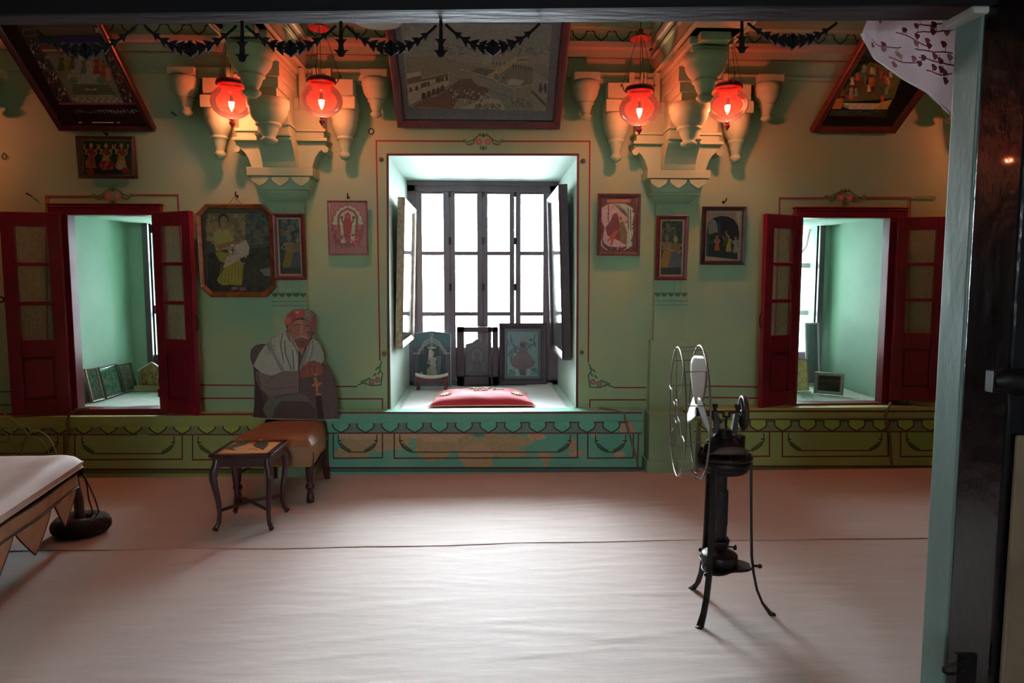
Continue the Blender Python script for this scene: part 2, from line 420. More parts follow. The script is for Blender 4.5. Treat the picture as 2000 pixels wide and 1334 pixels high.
# ---- floor sheets
M_SHEET = mat('white_cotton_sheet', '#b2a59c', .72, var=.04, scale=3, bump=.3, bscale=5, stretch=(.55, 2.4, 1), sheen=.2, spec=.3)
YSEAM = PZ(900, 1068, 0).y
rd = random.Random(3)
WR = [(rd.uniform(-1.2, 1.6), rd.uniform(2.3, 4.6), rd.uniform(.15, .5), rd.uniform(.006, .02), rd.uniform(-.25, .25), rd.uniform(.0015, .004)) for _ in range(120)]
def sheet_z(x, y):
    z = 0
    for cx, cy, lx, ly, sl, hh in WR:
        dx = (x - cx) / lx
        if abs(dx) < 2:
            dy = (y - cy - sl * (x - cx)) / ly
            if abs(dy) < 3: z += hh * math.exp(-dx * dx - dy * dy)
    return z
def sheet(y0, y1, zoff, nm, lab, edge):
    m = MB(); nx, ny = 150, int((y1 - y0) / .018)
    def fn(u, v):
        x = -6.5 + 13 * u; x = x if abs(x) > 0 else x
        x = 6.5 * (abs(2 * u - 1) ** 1.5) * (1 if u > .5 else -1)
        y = y0 + (y1 - y0) * v
        yy = y + (.012 * math.sin(x * 2.1) + .006 * math.sin(x * 7)) * (1 if ((edge and v > .98) or (not edge and v < .02)) else 0)
        return (x, yy, zoff + sheet_z(x, y))
    m.grid(fn, nx, ny)
    if edge:
        m.tube([(6.5 * (2 * i / 80 - 1), y1 + .012 * math.sin(6.5 * (2 * i / 80 - 1) * 2.1) + .006 * math.sin(6.5 * (2 * i / 80 - 1) * 7), zoff + .002) for i in range(81)], .0035, 6)
    o = m.build(nm, M_SHEET)
    tag(o, lab, 'floor sheet', None)
    return o
sheet(YSEAM - .06, DF + .06, .003, 'floor_sheet', 'white cotton sheet on the floor, running from the seam to the painted dais', False)
sheet(2.14, YSEAM, .010, 'floor_sheet', 'white cotton sheet on the near floor, in front of the seam, with fine wrinkles', True)

# ---- dais in three stretches
def dais(px0, px1, py_top, nm, m, worn=False, seed=1):
    x0 = P(px0, 850, DF).x; x1 = P(px1, 850, DF).x
    zt = P(943, py_top, DF).z; q = MB()
    zb = P(943, py_top + 18, DF).z; zm = P(943, py_top + 38, DF).z
    q.box(x0, x1, DF - .035, D, zb, zt); q.box(x0, x1, DF - .015, D, zb - .012, zb)
    q.box(x0, x1, DF, D, 0, zb - .012)
    q.m = 1
    A = Art(lambda u, v, k: P(u, v, DF - .0008 - .00006 * k), q)
    B = Art(lambda u, v, k: P(u, v, DF - .0358 - .00006 * k), q)
    B.rect(px0, py_top + 1.5, px1, py_top + 5, LINE_B)
    y0 = py_top
    if worn:
        rd = random.Random(5)
        def blob(cx, cy, rx, ry, c):
            n = 26
            A.poly([(min(max(cx + rx * rd.uniform(.72, 1.08) * math.cos(-2 * PI * i / n), px0 + 2), px1 - 2), min(max(cy + ry * rd.uniform(.7, 1.1) * math.sin(-2 * PI * i / n), y0 + 22), y0 + 116)) for i in range(n)], c)
        pe, pe2, pe3 = '#b89c72', '#b0986a', '#c4a07c'
        for b in ((705, 866, 50, 26, pe2), (760, 862, 46, 22, pe), (700, 850, 45, 9, pe3), (850, 875, 40, 28, pe2), (900, 855, 100, 12, pe3), (950, 870, 75, 26, pe2), (930, 890, 38, 26, pe), (935, 905, 32, 12, pe2), (1000, 862, 45, 14, pe2), (820, 848, 70, 7, pe3),
                  (1047, 852, 20, 9, pe3), (1046, 852, 12, 5, '#c8946c'), (820, 868, 9, 16, pe2), (1065, 892, 14, 12, pe), (1066, 905, 5, 12, pe), (1125, 885, 16, 8, pe), (1118, 868, 8, 18, pe2), (1210, 888, 12, 8, pe3), (1225, 835, 20, 14, '#b79a7a'), (1232, 820, 12, 9, '#b79a7a'),
                  (1000, 885, 34, 10, pe2), (1160, 850, 6, 5, pe3), (868, 826, 10, 4, pe3), (752, 826, 6, 4, pe3), (690, 885, 40, 12, pe2), (935, 850, 14, 5, '#3f9c88')):
            blob(*b)
    # scallop frieze
    per = 48.0; ph = {True: 666, False: (20 if px0 < 500 else 1433)}[worn]
    n0 = int((px0 - ph) / per) - 1
    f0, f1 = py_top + 22, py_top + 42
    for i in range(n0, n0 + 60):
        c = ph + per * i
        if c - 24 < px0 or c + 24 > px1: continue
        fillc = '#62b898' if worn else '#a2b552'
        pts = [(c - 15, f0), (c - 16.5, f0 + 4), (c - 16, f0 + 9), (c - 11, f0 + 14), (c, f1), (c + 11, f0 + 14), (c + 16, f0 + 9), (c + 16.5, f0 + 4), (c + 15, f0)]
        gap = [(c + 15, f0), (c + 16.5, f0 + 4), (c + 16, f0 + 9), (c + 11, f0 + 14), (c, f1), (c + 48, f1), (c + 37, f0 + 14), (c + 32, f0 + 9), (c + 31.5, f0 + 4), (c + 33, f0)]
        if c + per + 24 < px1: A.poly(gap, '#6c8578' if worn else '#7f8a58')
        if not (worn and 1225 < c): A.poly(pts, fillc)
        A.line(pts + [(c + 33, f0)], 2.6, '#4a2c28')
    A.line([(px0, f0 - 3), (px1, f0 - 3)], 2.2, '#4a3028'); A.line([(px0, f1 + 1), (px1, f1 + 1)], 2.6, LINE_B)
    A.line([(px0, y0 + 111), (px1, y0 + 111)], 3.4, '#4a1c28')
    A.rect(px0, y0 + 113, px1, y0 + 119, '#3a6a5c' if worn else '#55662f')
    if worn:
        A.line([(640, f1), (641, y0 + 112)], 2.6, LINE_B); A.line([(1247, f1), (1245, y0 + 112)], 2.8, LINE_B)
        pan = [(651, 747), (770, 1128), (1148, 1237)]; ins = [(661, 736), (781, 1114), (1163, 1222)]
    elif px0 < 500:
        pan = [(-78, 125), (146, 356), (376, 545)]; ins = [(-66, 113), (160, 340), (387, 530)]
    else:
        pan = [(1395, 1503), (1528, 1735), (1759, 1880)]; ins = [(1405, 1492), (1540, 1722), (1771, 1868)]
    for (a, b), (c, d) in zip(pan, ins):
        col_ = '#5c2028'
        A.line([(a, f1 + 2), (a, y0 + 92), (b, y0 + 91), (b, f1 + 2)], 2.6, col_)
        A.line([(c, f1 + 4), (c, y0 + 60), (c + 5, y0 + 70), (c + 14, y0 + 77), (c + 24, y0 + 80), (d - 24, y0 + 80), (d - 14, y0 + 77), (d - 5, y0 + 70), (d, y0 + 60), (d, f1 + 4)], 2.2, col_)
        for e, sx in ((c, 1), (d, -1)):
            for t in range(7):
                a_ = t / 6
                A.ell(e + sx * (2 + 20 * a_), y0 + 58 + 20 * a_ ** .6, 4.2, 1.7, '#1f4a34' if worn else '#33461f', sx * (.9 - .9 * a_) - .9 * sx, 8)
    if not worn and px0 < 500: 
        for a, b, r in ((278, 850, 10), (278, 858, 12), (282, 864, 8), (289, 852, 6)): A.rect(a - r, b - 1.5, a + r, b + 1.5, '#a9ab6a')
    o = q.build(nm, [m, m_paint()]); struct(o)
    if worn: o['label'] = 'turquoise painted dais with worn peach patches under the centre window'
    return o
dais(640, 1254, 803, 'trim_1', M_DAIS, True)
dais(-140, 548, 806, 'trim_2', M_DAIS2)
dais(1334, 1960, 800, 'trim_3', M_DAIS2)

# ---- cornice bands along the wall and the cross beams
PIL = [-4.22, P(561, 300, D).x, P(1312, 300, D).x, 4.22]
BW = .17
co = MB()
SEG = [(-XS, PIL[0] - BW), (PIL[0] + BW, PIL[1] - BW), (PIL[1] + BW, PIL[2] - BW), (PIL[2] + BW, PIL[3] - BW), (PIL[3] + BW, XS)]
BANDS = [(149, 143, .045), (143, 110, .02), (112, 108, .05), (108, 88, .07), (88, 77, .14), (77, 48, .10), (48, 30, .15)]
def bz(py, pr): return P(943, py, D - pr).z
M_LEDGE = mat('pale_ledge_paint', '#a6a58e', .7, var=.08, scale=5)
for (a, b) in SEG:
    for y0, y1, pr in BANDS:
        co.m = 2 if y0 == 88 else 0
        co.box(a, b, D - pr, D, bz(y0, pr), bz(y1, pr))
    co.m = 0; co.box(a, b, D - .10, D, bz(30, .15), ZC)
    co.m = 1
    A = Art(lambda u, v, k: Vector((u, D - .1008 - .00006 * k, P(943, v, D - .10).z)), co)
    n = int((b - a) / .155); st = (b - a) / n
    A.line([(a, 79), (b, 79)], .011, '#4a2c28'); 
    for i in range(n):
        c = a + st * (i + .5)
        for seg in (([(c - .075, 58), (c - .05, 58)]), ([(c - .05, 58), (c - .045, 66), (c - .02, 72), (c, 76), (c + .02, 72), (c + .045, 66), (c + .05, 58), (c + .075, 58)])):
            P_ = [Vector((x, y)) for x, y in seg]
            # widths differ in u and v: draw as thin boxes
            for q0, q1 in zip(P_, P_[1:]):
                z0 = P(943, q0.y, D - .10).z; z1 = P(943, q1.y, D - .10).z
                d = Vector((q1.x - q0.x, z1 - z0)); nn = Vector((-d.y, d.x)).normalized() * .005
                co.setcol('#4a2c28')
                co.add([(q0.x + nn.x, D - .1012, z0 + nn.y), (q0.x - nn.x, D - .1012, z0 - nn.y), (q1.x - nn.x, D - .1012, z1 - nn.y), (q1.x + nn.x, D - .1012, z1 + nn.y)], [(0, 1, 2, 3)])
    co.setcol('#6a2226')
    z = bz(110, .05); co.box(a, b, D - .0512, D - .05, z - .004, z + .006)
    z = P(943, 52, D - .10).z; co.box(a, b, D - .1012, D - .1, z - .003, z + .006)
struct(co.build('trim_4', [M_TRIM, m_paint(), M_LEDGE]))
ZB = wz(147)                                     # soffit of the cross beams
for i, xc in enumerate(PIL):
    b = MB(); b.box(xc - BW, xc + BW, 2.1, D, ZB, ZC)
    for y0, y1, pr in BANDS[2:]:
        z0, z1 = bz(y0, pr), bz(y1, pr); e = pr * .28
        b.m = 1 if y0 == 88 else 0
        b.box(xc - BW - e, xc + BW + e, 2.1, D - .001, z0, z1)
    b.m = 2; b.setcol('#4a2226')
    for z in (bz(108, .05), bz(52, .10), bz(79, .1)):
        for sx in (-1, 1):
            e = BW + .0215 if z < bz(90, 0) else BW + .03
            b.box(xc + sx * e, xc + sx * (e + .0015), 2.1, D - .05, z - .004, z + .006)
    # lit edge bead along the soffit
    b.m = 0
    for sx in (-1, 1): b.tube([(xc + sx * BW, 2.1, ZB), (xc + sx * BW, D, ZB)], .012, 8)
    struct(b.build('trim_%d' % (5 + i), [M_TRIM, M_LEDGE, m_paint()]))

# ---- pilasters with their brackets
def pendant(mb, c, R, h):
    x, y, z = c
    pr = [(0, 0), (R, 0), (R * 1.04, -.02 * h), (R * 1.04, -.17 * h), (R * .95, -.20 * h), (R * .96, -.26 * h), (R * .90, -.34 * h), (R * .78, -.43 * h), (R * .60, -.51 * h), (R * .56, -.53 * h), (R * .64, -.55 * h), (R * .62, -.575 * h), (R * .50, -.60 * h),
          (R * .47, -.67 * h), (R * .38, -.76 * h), (R * .31, -.82 * h), (R * .33, -.85 * h), (R * .42, -.875 * h), (R * .41, -.92 * h), (R * .25, -.98 * h), (0, -h)]
    mb.lathe(pr, 28, (x, y, z))
def pilaster(xc, nm, base_top=665):
    root = thing(nm, 'green plaster pilaster with stepped brackets and lotus pendants', 'pilaster', (xc, D, 0))
    del root['category']; struct(root)
    s = MB()
    z = wz
    s.box(xc - .155, xc + .155, D - .075, D, 0, z(base_top)); s.box(xc - .175, xc + .175, D - .155, D, 0, z(803)); s.box(xc - .19, xc + .19, D - .17, D, 0, z(893))
    s.box(xc - .125, xc + .125, D - .05, D, z(base_top), z(395))
    for i in range(5):                            # fluting on the upper shaft
        x = xc - .1 + i * .05
        s.box(x - .021, x + .021, D - .056, D - .05, z(574), z(398))
    s.box(xc - .13, xc + .13, D - .058, D, z(600), z(576))
    s.m = 1
    A = Art(lambda u, v, k: Vector((xc + u, D - .0588 - .00005 * k, wz(v))), s)
    s.setcol('#4f6a4a')
    for i in range(5):
        c = -.104 + i * .052
        s.add([(xc + c - .026, D - .059, z(572)), (xc + c + .026, D - .059, z(572)), (xc + c + .018, D - .059, z(577)), (xc + c, D - .059, z(580)), (xc + c - .018, D - .059, z(577))], [(0, 1, 2, 3, 4)])
    for yy in (588, 596): s.box(xc - .13, xc + .13, D - .0588, D - .058, z(yy) - .002, z(yy) + .002)
    s.m = 0
    s.build('shaft', [M_TRIM, m_paint()], root, bevel=.006)
    c = MB()                                       # scalloped capital
    c.frus(xc, .25, .36, D, .05, .13, z(398), z(384)); c.box(xc - .185, xc + .185, D - .145, D, z(384), z(378))
    c.frus(xc, .37, .42, D, .15, .18, z(378), z(354)); c.box(xc - .235, xc + .235, D - .21, D, z(354), z(338))
    for i in range(3):
        for j in range(2): pass
    def scal(x0, w, yy, n, axis):
        for i in range(n):
            cxx = x0 + w * (i + .5) / n; hw = w / n / 2 * .9
            pl = [(-hw, 0), (hw, 0), (hw * .9, -.03), (hw * .4, -.055), (0, -.07), (-hw * .4, -.055), (-hw * .9, -.03)]
            c.prism(pl[::-1], lambda u, v: Vector((cxx + u, yy, z(355) + v)), Vector((0, .02, 0)))
    scal(xc - .22, .44, D - .203, 3, 0)
    c.build('capital', M_TRIM, root, bevel=.004)
    v = MB()                                       # volute bracket: side-to-side and forward
    prof = [(.215, 338), (.225, 330), (.24, 318), (.265, 308), (.30, 300), (.325, 293), (.325, 288)]
    pl = [(a, z(b)) for a, b in prof] + [(-a, z(b)) for a, b in reversed(prof)]
    v.prism(pl, lambda u, w_: Vector((xc + u, D - .15, w_)), Vector((0, .15, 0)))
    for sx in (-1, 1): v.cyl((xc + sx * .315, D - .16, z(302)), (xc + sx * .315, D, z(302)), .024, 16)
    fp = [(.0, 338), (.21, 338), (.22, 328), (.25, 315), (.29, 303), (.33, 293), (.33, 288), (0, 288)]
    v.prism([(-a, z(b)) for a, b in fp], lambda u, w_: Vector((xc - .12, D + u, w_)), Vector((.24, 0, 0)))
    v.build('volute_bracket', M_TRIM, root, bevel=.004)
    k = MB()                                       # stepped arms left, right and forward
    k.box(xc - .335, xc + .335, D - .19, D, z(288), z(282)); k.box(xc - .12, xc + .12, D - .36, D, z(288), z(282))
    k.box(xc - .31, xc + .31, D - .165, D, z(282), z(270)); k.box(xc - .11, xc + .11, D - .33, D, z(282), z(268))
    k.box(xc - .325, xc + .325, D - .18, D, z(270), z(264)); k.box(xc - .12, xc + .12, D - .35, D, z(268), z(262))
    k.box(xc - .30, xc + .30, D - .15, D, z(264), z(228)); k.box(xc - .10, xc + .10, D - .30, D, z(262), z(228))
    k.box(xc - .10, xc + .10, D - .26, D, z(228), z(210)); 
    k.box(xc - .54, xc + .54, D - .15, D, z(228), z(205)); k.box(xc - .52, xc + .52, D - .13, D, z(205), z(170))
    k.box(xc - .085, xc + .085, D - .52, D, z(228), z(214)); k.box(xc - .10, xc + .10, D - .53, D, z(214), z(196)); k.box(xc - .115, xc + .115, D - .55, D, z(196), z(170))
    for dx in (.16, .26, .35):
        for sx in (-1, 1): k.box(xc + sx * dx - .02, xc + sx * dx + .02, D - .165, D, z(226), z(150))
    k.box(xc - .78, xc + .78, D - .13, D, z(170), z(160)); k.box(xc - .76, xc + .76, D - .11, D, z(160), z(147))
    k.box(xc - .12, xc + .12, D - .86, D, z(170), z(160)); k.box(xc - .14, xc + .14, D - .88, D, z(160), z(147))
    for sx in (-1, 1):
        k.box(xc + sx * .45 - .095, xc + sx * .45 + .095, D - .21, D, z(228), z(205)); k.box(xc + sx * .45 - .08, xc + sx * .45 + .08, D - .19, D, z(205), z(172))
        k.box(xc + sx * .68 - .095, xc + sx * .68 + .095, D - .19, D, z(166), z(152))
    k.box(xc - .095, xc + .095, D - .96, D - .6, z(160), z(140))
    k.box(xc - .15, xc + .15, D - 1.02, D - .6, z(147), z(136))
    k.build('bracket_arm', M_TRIM, root, bevel=.004)
    s_ = PX1
    for sx in (-1, 1):
        q = MB(); pendant(q, (xc + sx * .45, D - .115, z(229)), .098, .345); q.build('pendant', M_TRIM, root)
        q = MB(); pendant(q, (xc + sx * .68, D - .105, z(167)), .098, .27); q.build('pendant', M_TRIM, root)
    q = MB(); pendant(q, (xc, D - .43, z(229)), .135, .30); q.build('pendant', M_TRIM, root)
    q = MB(); pendant(q, (xc, D - .76, z(168)), .135, .30); q.build('pendant', M_TRIM, root)
    return root
pilaster(PIL[1], 'trim_9'); pilaster(PIL[2], 'trim_10')
pilaster(PIL[0], 'trim_11'); pilaster(PIL[3], 'trim_12')

# ---- centre window
def leaf_bars(mb, x0, x1, z0, z1, y, t, stile, rails):
    mb.box(x0, x0 + stile, y - t, y, z0, z1); mb.box(x1 - stile, x1, y - t, y, z0, z1)
    for a, b in rails: mb.box(x0 + stile, x1 - stile, y - t, y, a, b)
YW = D + 1.40
GLASS = mat('window_glass', '#ffffff', .05)
def glass_mat():
    m = GLASS; nt = m.node_tree; N = nt.nodes; L = nt.links
    t = N.new('ShaderNodeBsdfTransparent'); t.inputs[0].default_value = (.96, .98, .97, 1)
    g = N.new('ShaderNodeBsdfGlossy'); g.inputs['Roughness'].default_value = .08
    f = N.new('ShaderNodeFresnel'); f.inputs[0].default_value = 1.45
    mx = N.new('ShaderNodeMixShader'); L.new(f.outputs[0], mx.inputs[0]); L.new(t.outputs[0], mx.inputs[1]); L.new(g.outputs[0], mx.inputs[2])
    L.new(mx.outputs[0], N['Material Output'].inputs[0])
glass_mat()
def frosted(name, c, alpha):
    m = mat(name, c, .5); nt = m.node_tree; N = nt.nodes; L = nt.links
    t = N.new('ShaderNodeBsdfTransparent'); d = N.new('ShaderNodeBsdfDiffuse'); d.inputs[0].default_value = (*col(c), 1)
    nz = N.new('ShaderNodeTexNoise'); nz.inputs['Scale'].default_value = 9; r = N.new('ShaderNodeMapRange')
    r.inputs[1].default_value = .3; r.inputs[2].default_value = .75; r.inputs[3].default_value = alpha * .6; r.inputs[4].default_value = alpha * 1.5
    L.new(nz.outputs[0], r.inputs[0])
    mx = N.new('ShaderNodeMixShader'); L.new(r.outputs[0], mx.inputs[0]); L.new(t.outputs[0], mx.inputs[1]); L.new(d.outputs[0], mx.inputs[2])
    g = N.new('ShaderNodeBsdfGlossy'); g.inputs['Roughness'].default_value = .15
    m2 = N.new('ShaderNodeMixShader'); m2.inputs[0].default_value = .06; L.new(mx.outputs[0], m2.inputs[1]); L.new(g.outputs[0], m2.inputs[2])
    L.new(m2.outputs[0], N['Material Output'].inputs[0]); return m
M_DUSTY = frosted('dusty_glass', '#9aa58a', .22)
M_DIMGLASS = frosted('daylight_dimming_glass', '#b9bdb4', .30); M_DIMGLASS.node_tree.nodes['Transparent BSDF'].inputs[0].default_value = (.80, .84, .84, 1)  # far panes tinted to cut the daylight reaching the side niches
win = thing('window_1', 'tall dark wooden centre window of four narrow leaves, blown white with daylight', 'window', ((CW[0] + CW[1]) / 2, YW, CZ[0])); del win['category']; struct(win)
zy = lambda py: P(943, py, YW).z
xy = lambda px: P(px, 550, YW).x
f = MB()
f.box(CW[0], CW[1], YW - .05, YW + .05, zy(376), CZ[1]); f.box(CW[0], CW[1], YW - .05, YW + .05, CZ[0], CZ[0] + .05)
f.box(CW[0], xy(814), YW - .05, YW + .05, CZ[0], CZ[1]); f.box(xy(1071), CW[1], YW - .05, YW + .05, CZ[0], CZ[1])
f.box(CW[0], CW[1], YW - .07, YW - .05, CZ[1] - .04, CZ[1])
f.build('window_frame', M_HAZEWOOD, win, bevel=.004)
for (a, b, c, d) in ((814, 826, 867, 880), (880, 890, 932, 943.5), (943.5, 953, 995, 1004.5), (1006.5, 1017, 1060, 1071)):
    g = MB(); z0 = CZ[0] + .05; z1 = zy(376)
    X = [xy(q) for q in (a, b, c, d)]
    for xa, xb in ((X[0], X[1]), (X[2], X[3])): g.box(xa, xb, YW - .04, YW, z0, z1)
    for (ya, yb) in ((380, 376), (499, 491), (617, 609)): g.box(X[1], X[2], YW - .035, YW - .005, zy(ya), zy(yb))
    g.box(X[1], X[2], YW - .03, YW - .005, z0, z0 + .32)
    lf = g.build('window_leaf', M_HAZEWOOD, win, bevel=.003)
    g = MB(); g.box(X[1], X[2], YW - .022, YW - .018, z0 + .32, z1); g.build('pane', GLASS, lf)
hb = MB()
for px in (880, 944, 1006):
    for py in (378, 470, 560): hb.box(xy(px) - .012, xy(px) + .012, YW - .047, YW - .04, zy(py + 8), zy(py - 6))
hb.build('hinge', M_IRON, win)

# ---- side windows: red frame, two open shutters, lattice in the far opening
def shutter(root, hx, side, zb, zt, ang, wd, handle_side):
    """leaf hinged at hx (on the wall plane), opening outward; side -1 opens to the left"""
    M = Matrix.Translation((hx, D - .055, 0)) @ Matrix.Rotation(side * -ang, 4, 'Z')
    if side < 0: M = Matrix.Translation((hx, D - .055, 0)) @ Matrix.Rotation(ang, 4, 'Z') @ Matrix.Scale(-1, 4, (1, 0, 0))
    t = .038; h = zt - zb; st = wd * .22
    g = MB(); g.M = M
    g.box(0, st, -t, 0, zb, zt); g.box(wd - st, wd, -t, 0, zb, zt)
    zp = [zb + h * q for q in (.0, .065, .285, .37, .5, .535, .675, .71, .875)]
    fr = lambda q: zb + h * q
    rails = [(0, .05), (.345, .385), (.535, .555), (.71, .73), (.905, 1)]
    rails = [(0, .075), (.29, .375), (.545, .565), (.738, .757), (.93, 1)]
    for a, b in rails: g.box(st, wd - st, -t, 0, fr(a), fr(b))
    g.box(st, wd - st, -.024, -.014, fr(.075), fr(.29))
    g.box(st + .018, wd - st - .018, -.034, -.004, fr(.09), fr(.275))
    lf = g.build('shutter', M_RED, root, bevel=.004)
    for a, b in ((.375, .545), (.565, .738), (.757, .93)):
        p = MB(); p.M = M; p.box(st, wd - st, -.021, -.018, fr(a), fr(b)); p.build('pane', M_DUSTY, lf)
    k = MB(); k.M = M
    if handle_side:
        k.tube([(wd + .002, -.02, fr(.42)), (wd + .02, -.02, fr(.425)), (wd + .024, -.02, fr(.45)), (wd + .024, -.02, fr(.47)), (wd + .016, -.02, fr(.49)), (wd + .002, -.02, fr(.495))], .004, 8)
        k.build('handle', M_IRON, lf)
    else:
        k.tube([(wd + .028 + .018 * math.cos(a), -.02, fr(.575) + .018 * math.sin(a)) for a in [i * PI / 6 for i in range(12)]], .006, 8, closed=True)
        k.box(wd - .002, wd + .014, -.026, -.012, fr(.565), fr(.585)); k.build('latch_ring', M_IRON, lf)
    hg = MB(); hg.M = M
    for q in (.08, .5, .9): hg.cyl((0, -.042, fr(q)), (0, -.042, fr(q) + .06), .008, 10)
    hg.build('hinge', M_RED, lf)
def side_window(nm, W, B, pxs, lab, flip):
    root = thing(nm, lab, 'window', ((W[0] + W[1]) / 2, D, WZ[0])); del root['category']; struct(root)
    f = MB(); zt = wz(424); zb = wz(791); zo = wz(405); zu = wz(804)
    x0, x1 = P(pxs[0], 600, D).x, P(pxs[1], 600, D).x
    xi0, xi1 = P(pxs[2], 600, D).x, P(pxs[3], 600, D).x
    f.box(x0, x1, D - .05, D + .05, zt, zo); f.box(x0 + .0, x1, D - .05, D + .05, zu, zb)
    f.box(x0, xi0, D - .045, D + .05, zb, zt); f.box(xi1, x1, D - .045, D + .05, zb, zt)
    f.box(x0 - .01, x1 + .01, D - .058, D - .0, zo, zo + .01)
    f.box(x0, x1, D - .056, D - .05, zo - .018, zo - .006)
    f.build('window_frame', M_RED, root, bevel=.004)
    l = MB(); xm = B
    l.box(B[0] - .05, B[0], YN - .03, YN + .04, BZ[0], BZ[1] + .05); l.box(B[1], B[1] + .05, YN - .03, YN + .04, BZ[0], BZ[1] + .05)
    l.box(B[0] - .25, B[1] + .25, YN - .05, YN + .02, BZ[1], BZ[1] + .05)
    l.box(B[0], B[1], YN + .0, YN + .03, BZ[0], P(943, 690, YN).z)
    l.build('inner_frame', M_HAZEWOOD, root, bevel=.003)
    t = MB(); yy = YN + .16
    for py in (518, 612): t.box(B[0], B[1], yy - .012, yy + .012, P(943, py + 5, yy).z, P(943, py - 5, yy).z)
    cx = (B[0] + B[1]) / 2
    for sx in (-1, 1):
        pts = [(cx + sx * .2, yy, P(943, 445, yy).z), (cx + sx * .17, yy, P(943, 480, yy).z), (cx + sx * .08, yy, P(943, 505, yy).z), (cx, yy, P(943, 518, yy).z)]
        t.tube(pts, .012, 8)
    for i in range(1, 4):
        x = B[0] + (B[1] - B[0]) * i / 4
        t.cyl((x, yy, BZ[0]), (x, yy, P(943, 518, yy).z), .004, 6)
    t.build('lattice', M_HAZEWOOD, root)
    g = MB(); g.box(B[0], B[1], YN + .10, YN + .104, BZ[0], BZ[1]); g.build('pane', M_DIMGLASS, root)
    return root, zb, zt, xi0, xi1
r1, zb, zt, a, b = side_window('window_2', LW, BL, (112, 327, 148, 309), 'left window in a maroon frame with both glazed shutters folded open', 0)
shutter(r1, P(139, 600, D).x, -1, wz(797), wz(421), math.radians(11), .385, False)
shutter(r1, P(319, 600, D).x, 1, wz(796), wz(420), math.radians(25), .37, True)
r2, zb, zt, a, b = side_window('window_3', RW, BR, (1543, 1756, 1558, 1724), 'right window in a maroon frame with both glazed shutters folded open', 1)
shutter(r2, P(1546, 600, D).x, -1, wz(790), wz(421), math.radians(25), .37, True)
shutter(r2, P(1735, 600, D).x, 1, wz(784), wz(423), math.radians(11), .36, False)

# ---- doorway in the foreground
zlb = 2.26
q = [PZ(-60, 30, zlb), PZ(1960, 8, zlb), PZ(1960, 40, zlb), PZ(-60, 50, zlb)]
dr = thing('door_1', 'dark doorway with a black lintel and a green jamb framing the view', 'door', (0, 2.05, 0)); del dr['category']; struct(dr)
l = MB(); l.hull8(q, [v + Vector((0, 0, .5)) for v in q]); l.build('lintel', mat('aubergine_lintel_paint', '#38282d', .68, spec=.25, var=.25, scale=14, bump=.3, bscale=40, stretch=(.2, 1, 1)), dr, bevel=.004)
e = MB(); q2 = [v.copy() for v in q]; q2[2] = q[0] + (q[3] - q[0]) * .02; 
e.hull8([q[0] + Vector((0, -.015, -.004)), q[1] + Vector((0, -.015, -.004)), q[1] + Vector((0, .0, -.004)), q[0] + Vector((0, .0, -.004))], [q[0] + Vector((0, -.015, .5)), q[1] + Vector((0, -.015, .5)), q[1] + Vector((0, .0, .5)), q[0] + Vector((0, .0, .5))])
e.build('lintel_board', mat('black_door_paint', '#0c0b0e', .7, spec=.2, var=.2, scale=10), dr)
fa = P(1852, 300, 2.10); ne = P(1903, 300, 2.0)
j = MB(); JX = fa.x
j.hull8([(ne.x, ne.y, 0), (DX1 + .5, ne.y, 0), (DX1 + .5, 2.1, 0), (fa.x, 2.10, 0)], [(ne.x, ne.y, 2.26), (DX1 + .5, ne.y, 2.26), (DX1 + .5, 2.1, 2.26), (fa.x, 2.10, 2.26)])
j.build('jamb', M_JAMB, dr, bevel=.006)
c = MB(); p0 = P(1838, 60, 2.12); p1 = P(1925, 20, 1.96)
c.box(p0.x, p1.x + .05, 1.98, 2.12, p0.z, 2.27)
c.build('jamb_capital', mat('pale_capital_paint', '#a9aaa3', .6, var=.08, scale=6), dr, bevel=.006)
k = MB(); p = P(1903, 300, 1.975); p2 = P(1968, 300, 1.975)
xq = P(1984, 550, 1.85).x
k.hull8([(xq, 1.85, 0), (xq + .3, 1.85, 0), (xq + .3, 1.998, 0), (ne.x + .001, 1.998, 0)], [(xq, 1.85, 2.3), (xq + .3, 1.85, 2.3), (xq + .3, 1.998, 2.3), (ne.x + .001, 1.998, 2.3)])
k.build('door_post', M_BLACKW, dr, bevel=.008)
k = MB(); k.box(xq + .28, xq + .9, 1.82, 1.87, 0, 2.3); k.build('door_leaf', mat('black_door_paint', '#131217', .6), dr)
k = MB(); zz = P(1980, 850, 1.98).z
zz = P(1980, 850, 1.84).z; x0 = P(1962, 1200, 1.84).x
k.box(x0, x0 + .7, 1.835, 1.849, .05, zz); k.build('door_panel', mat('brown_door_panel', '#75634f', .8, var=.15, scale=6, bump=.2, bscale=30), dr, bevel=.02)
k = MB(); b0 = P(1938, 745, 1.84)
k.tube([b0, b0 + Vector((.03, 0, .008)), b0 + Vector((.07, -.0, -.005)), b0 + Vector((.5, -.02, -.01))], [.018, .03, .036, .034], 12)
k.box(b0.x - .005, b0.x + .02, 1.83, 1.86, b0.z - .03, b0.z + .03)
k.build('door_bar', M_IRON, dr)
k = MB(); b0 = P(1863, 1306, 1.84)
k.tube([b0 + Vector((.032 * math.cos(a), -.008 * math.sin(a), .020 * math.sin(a))) for a in [i * PI / 8 for i in range(16)]], .0045, 8, closed=True)
k.tube([b0 + Vector((.02, .0, .03)), b0 + Vector((.05, .005, .028)), b0 + Vector((.055, .02, -.02))], .006, 8)
k.box(b0.x + .01, b0.x + .07, 1.842, 1.856, b0.z - .06, b0.z + .04)
k.build('latch_ring', M_IRON, dr)
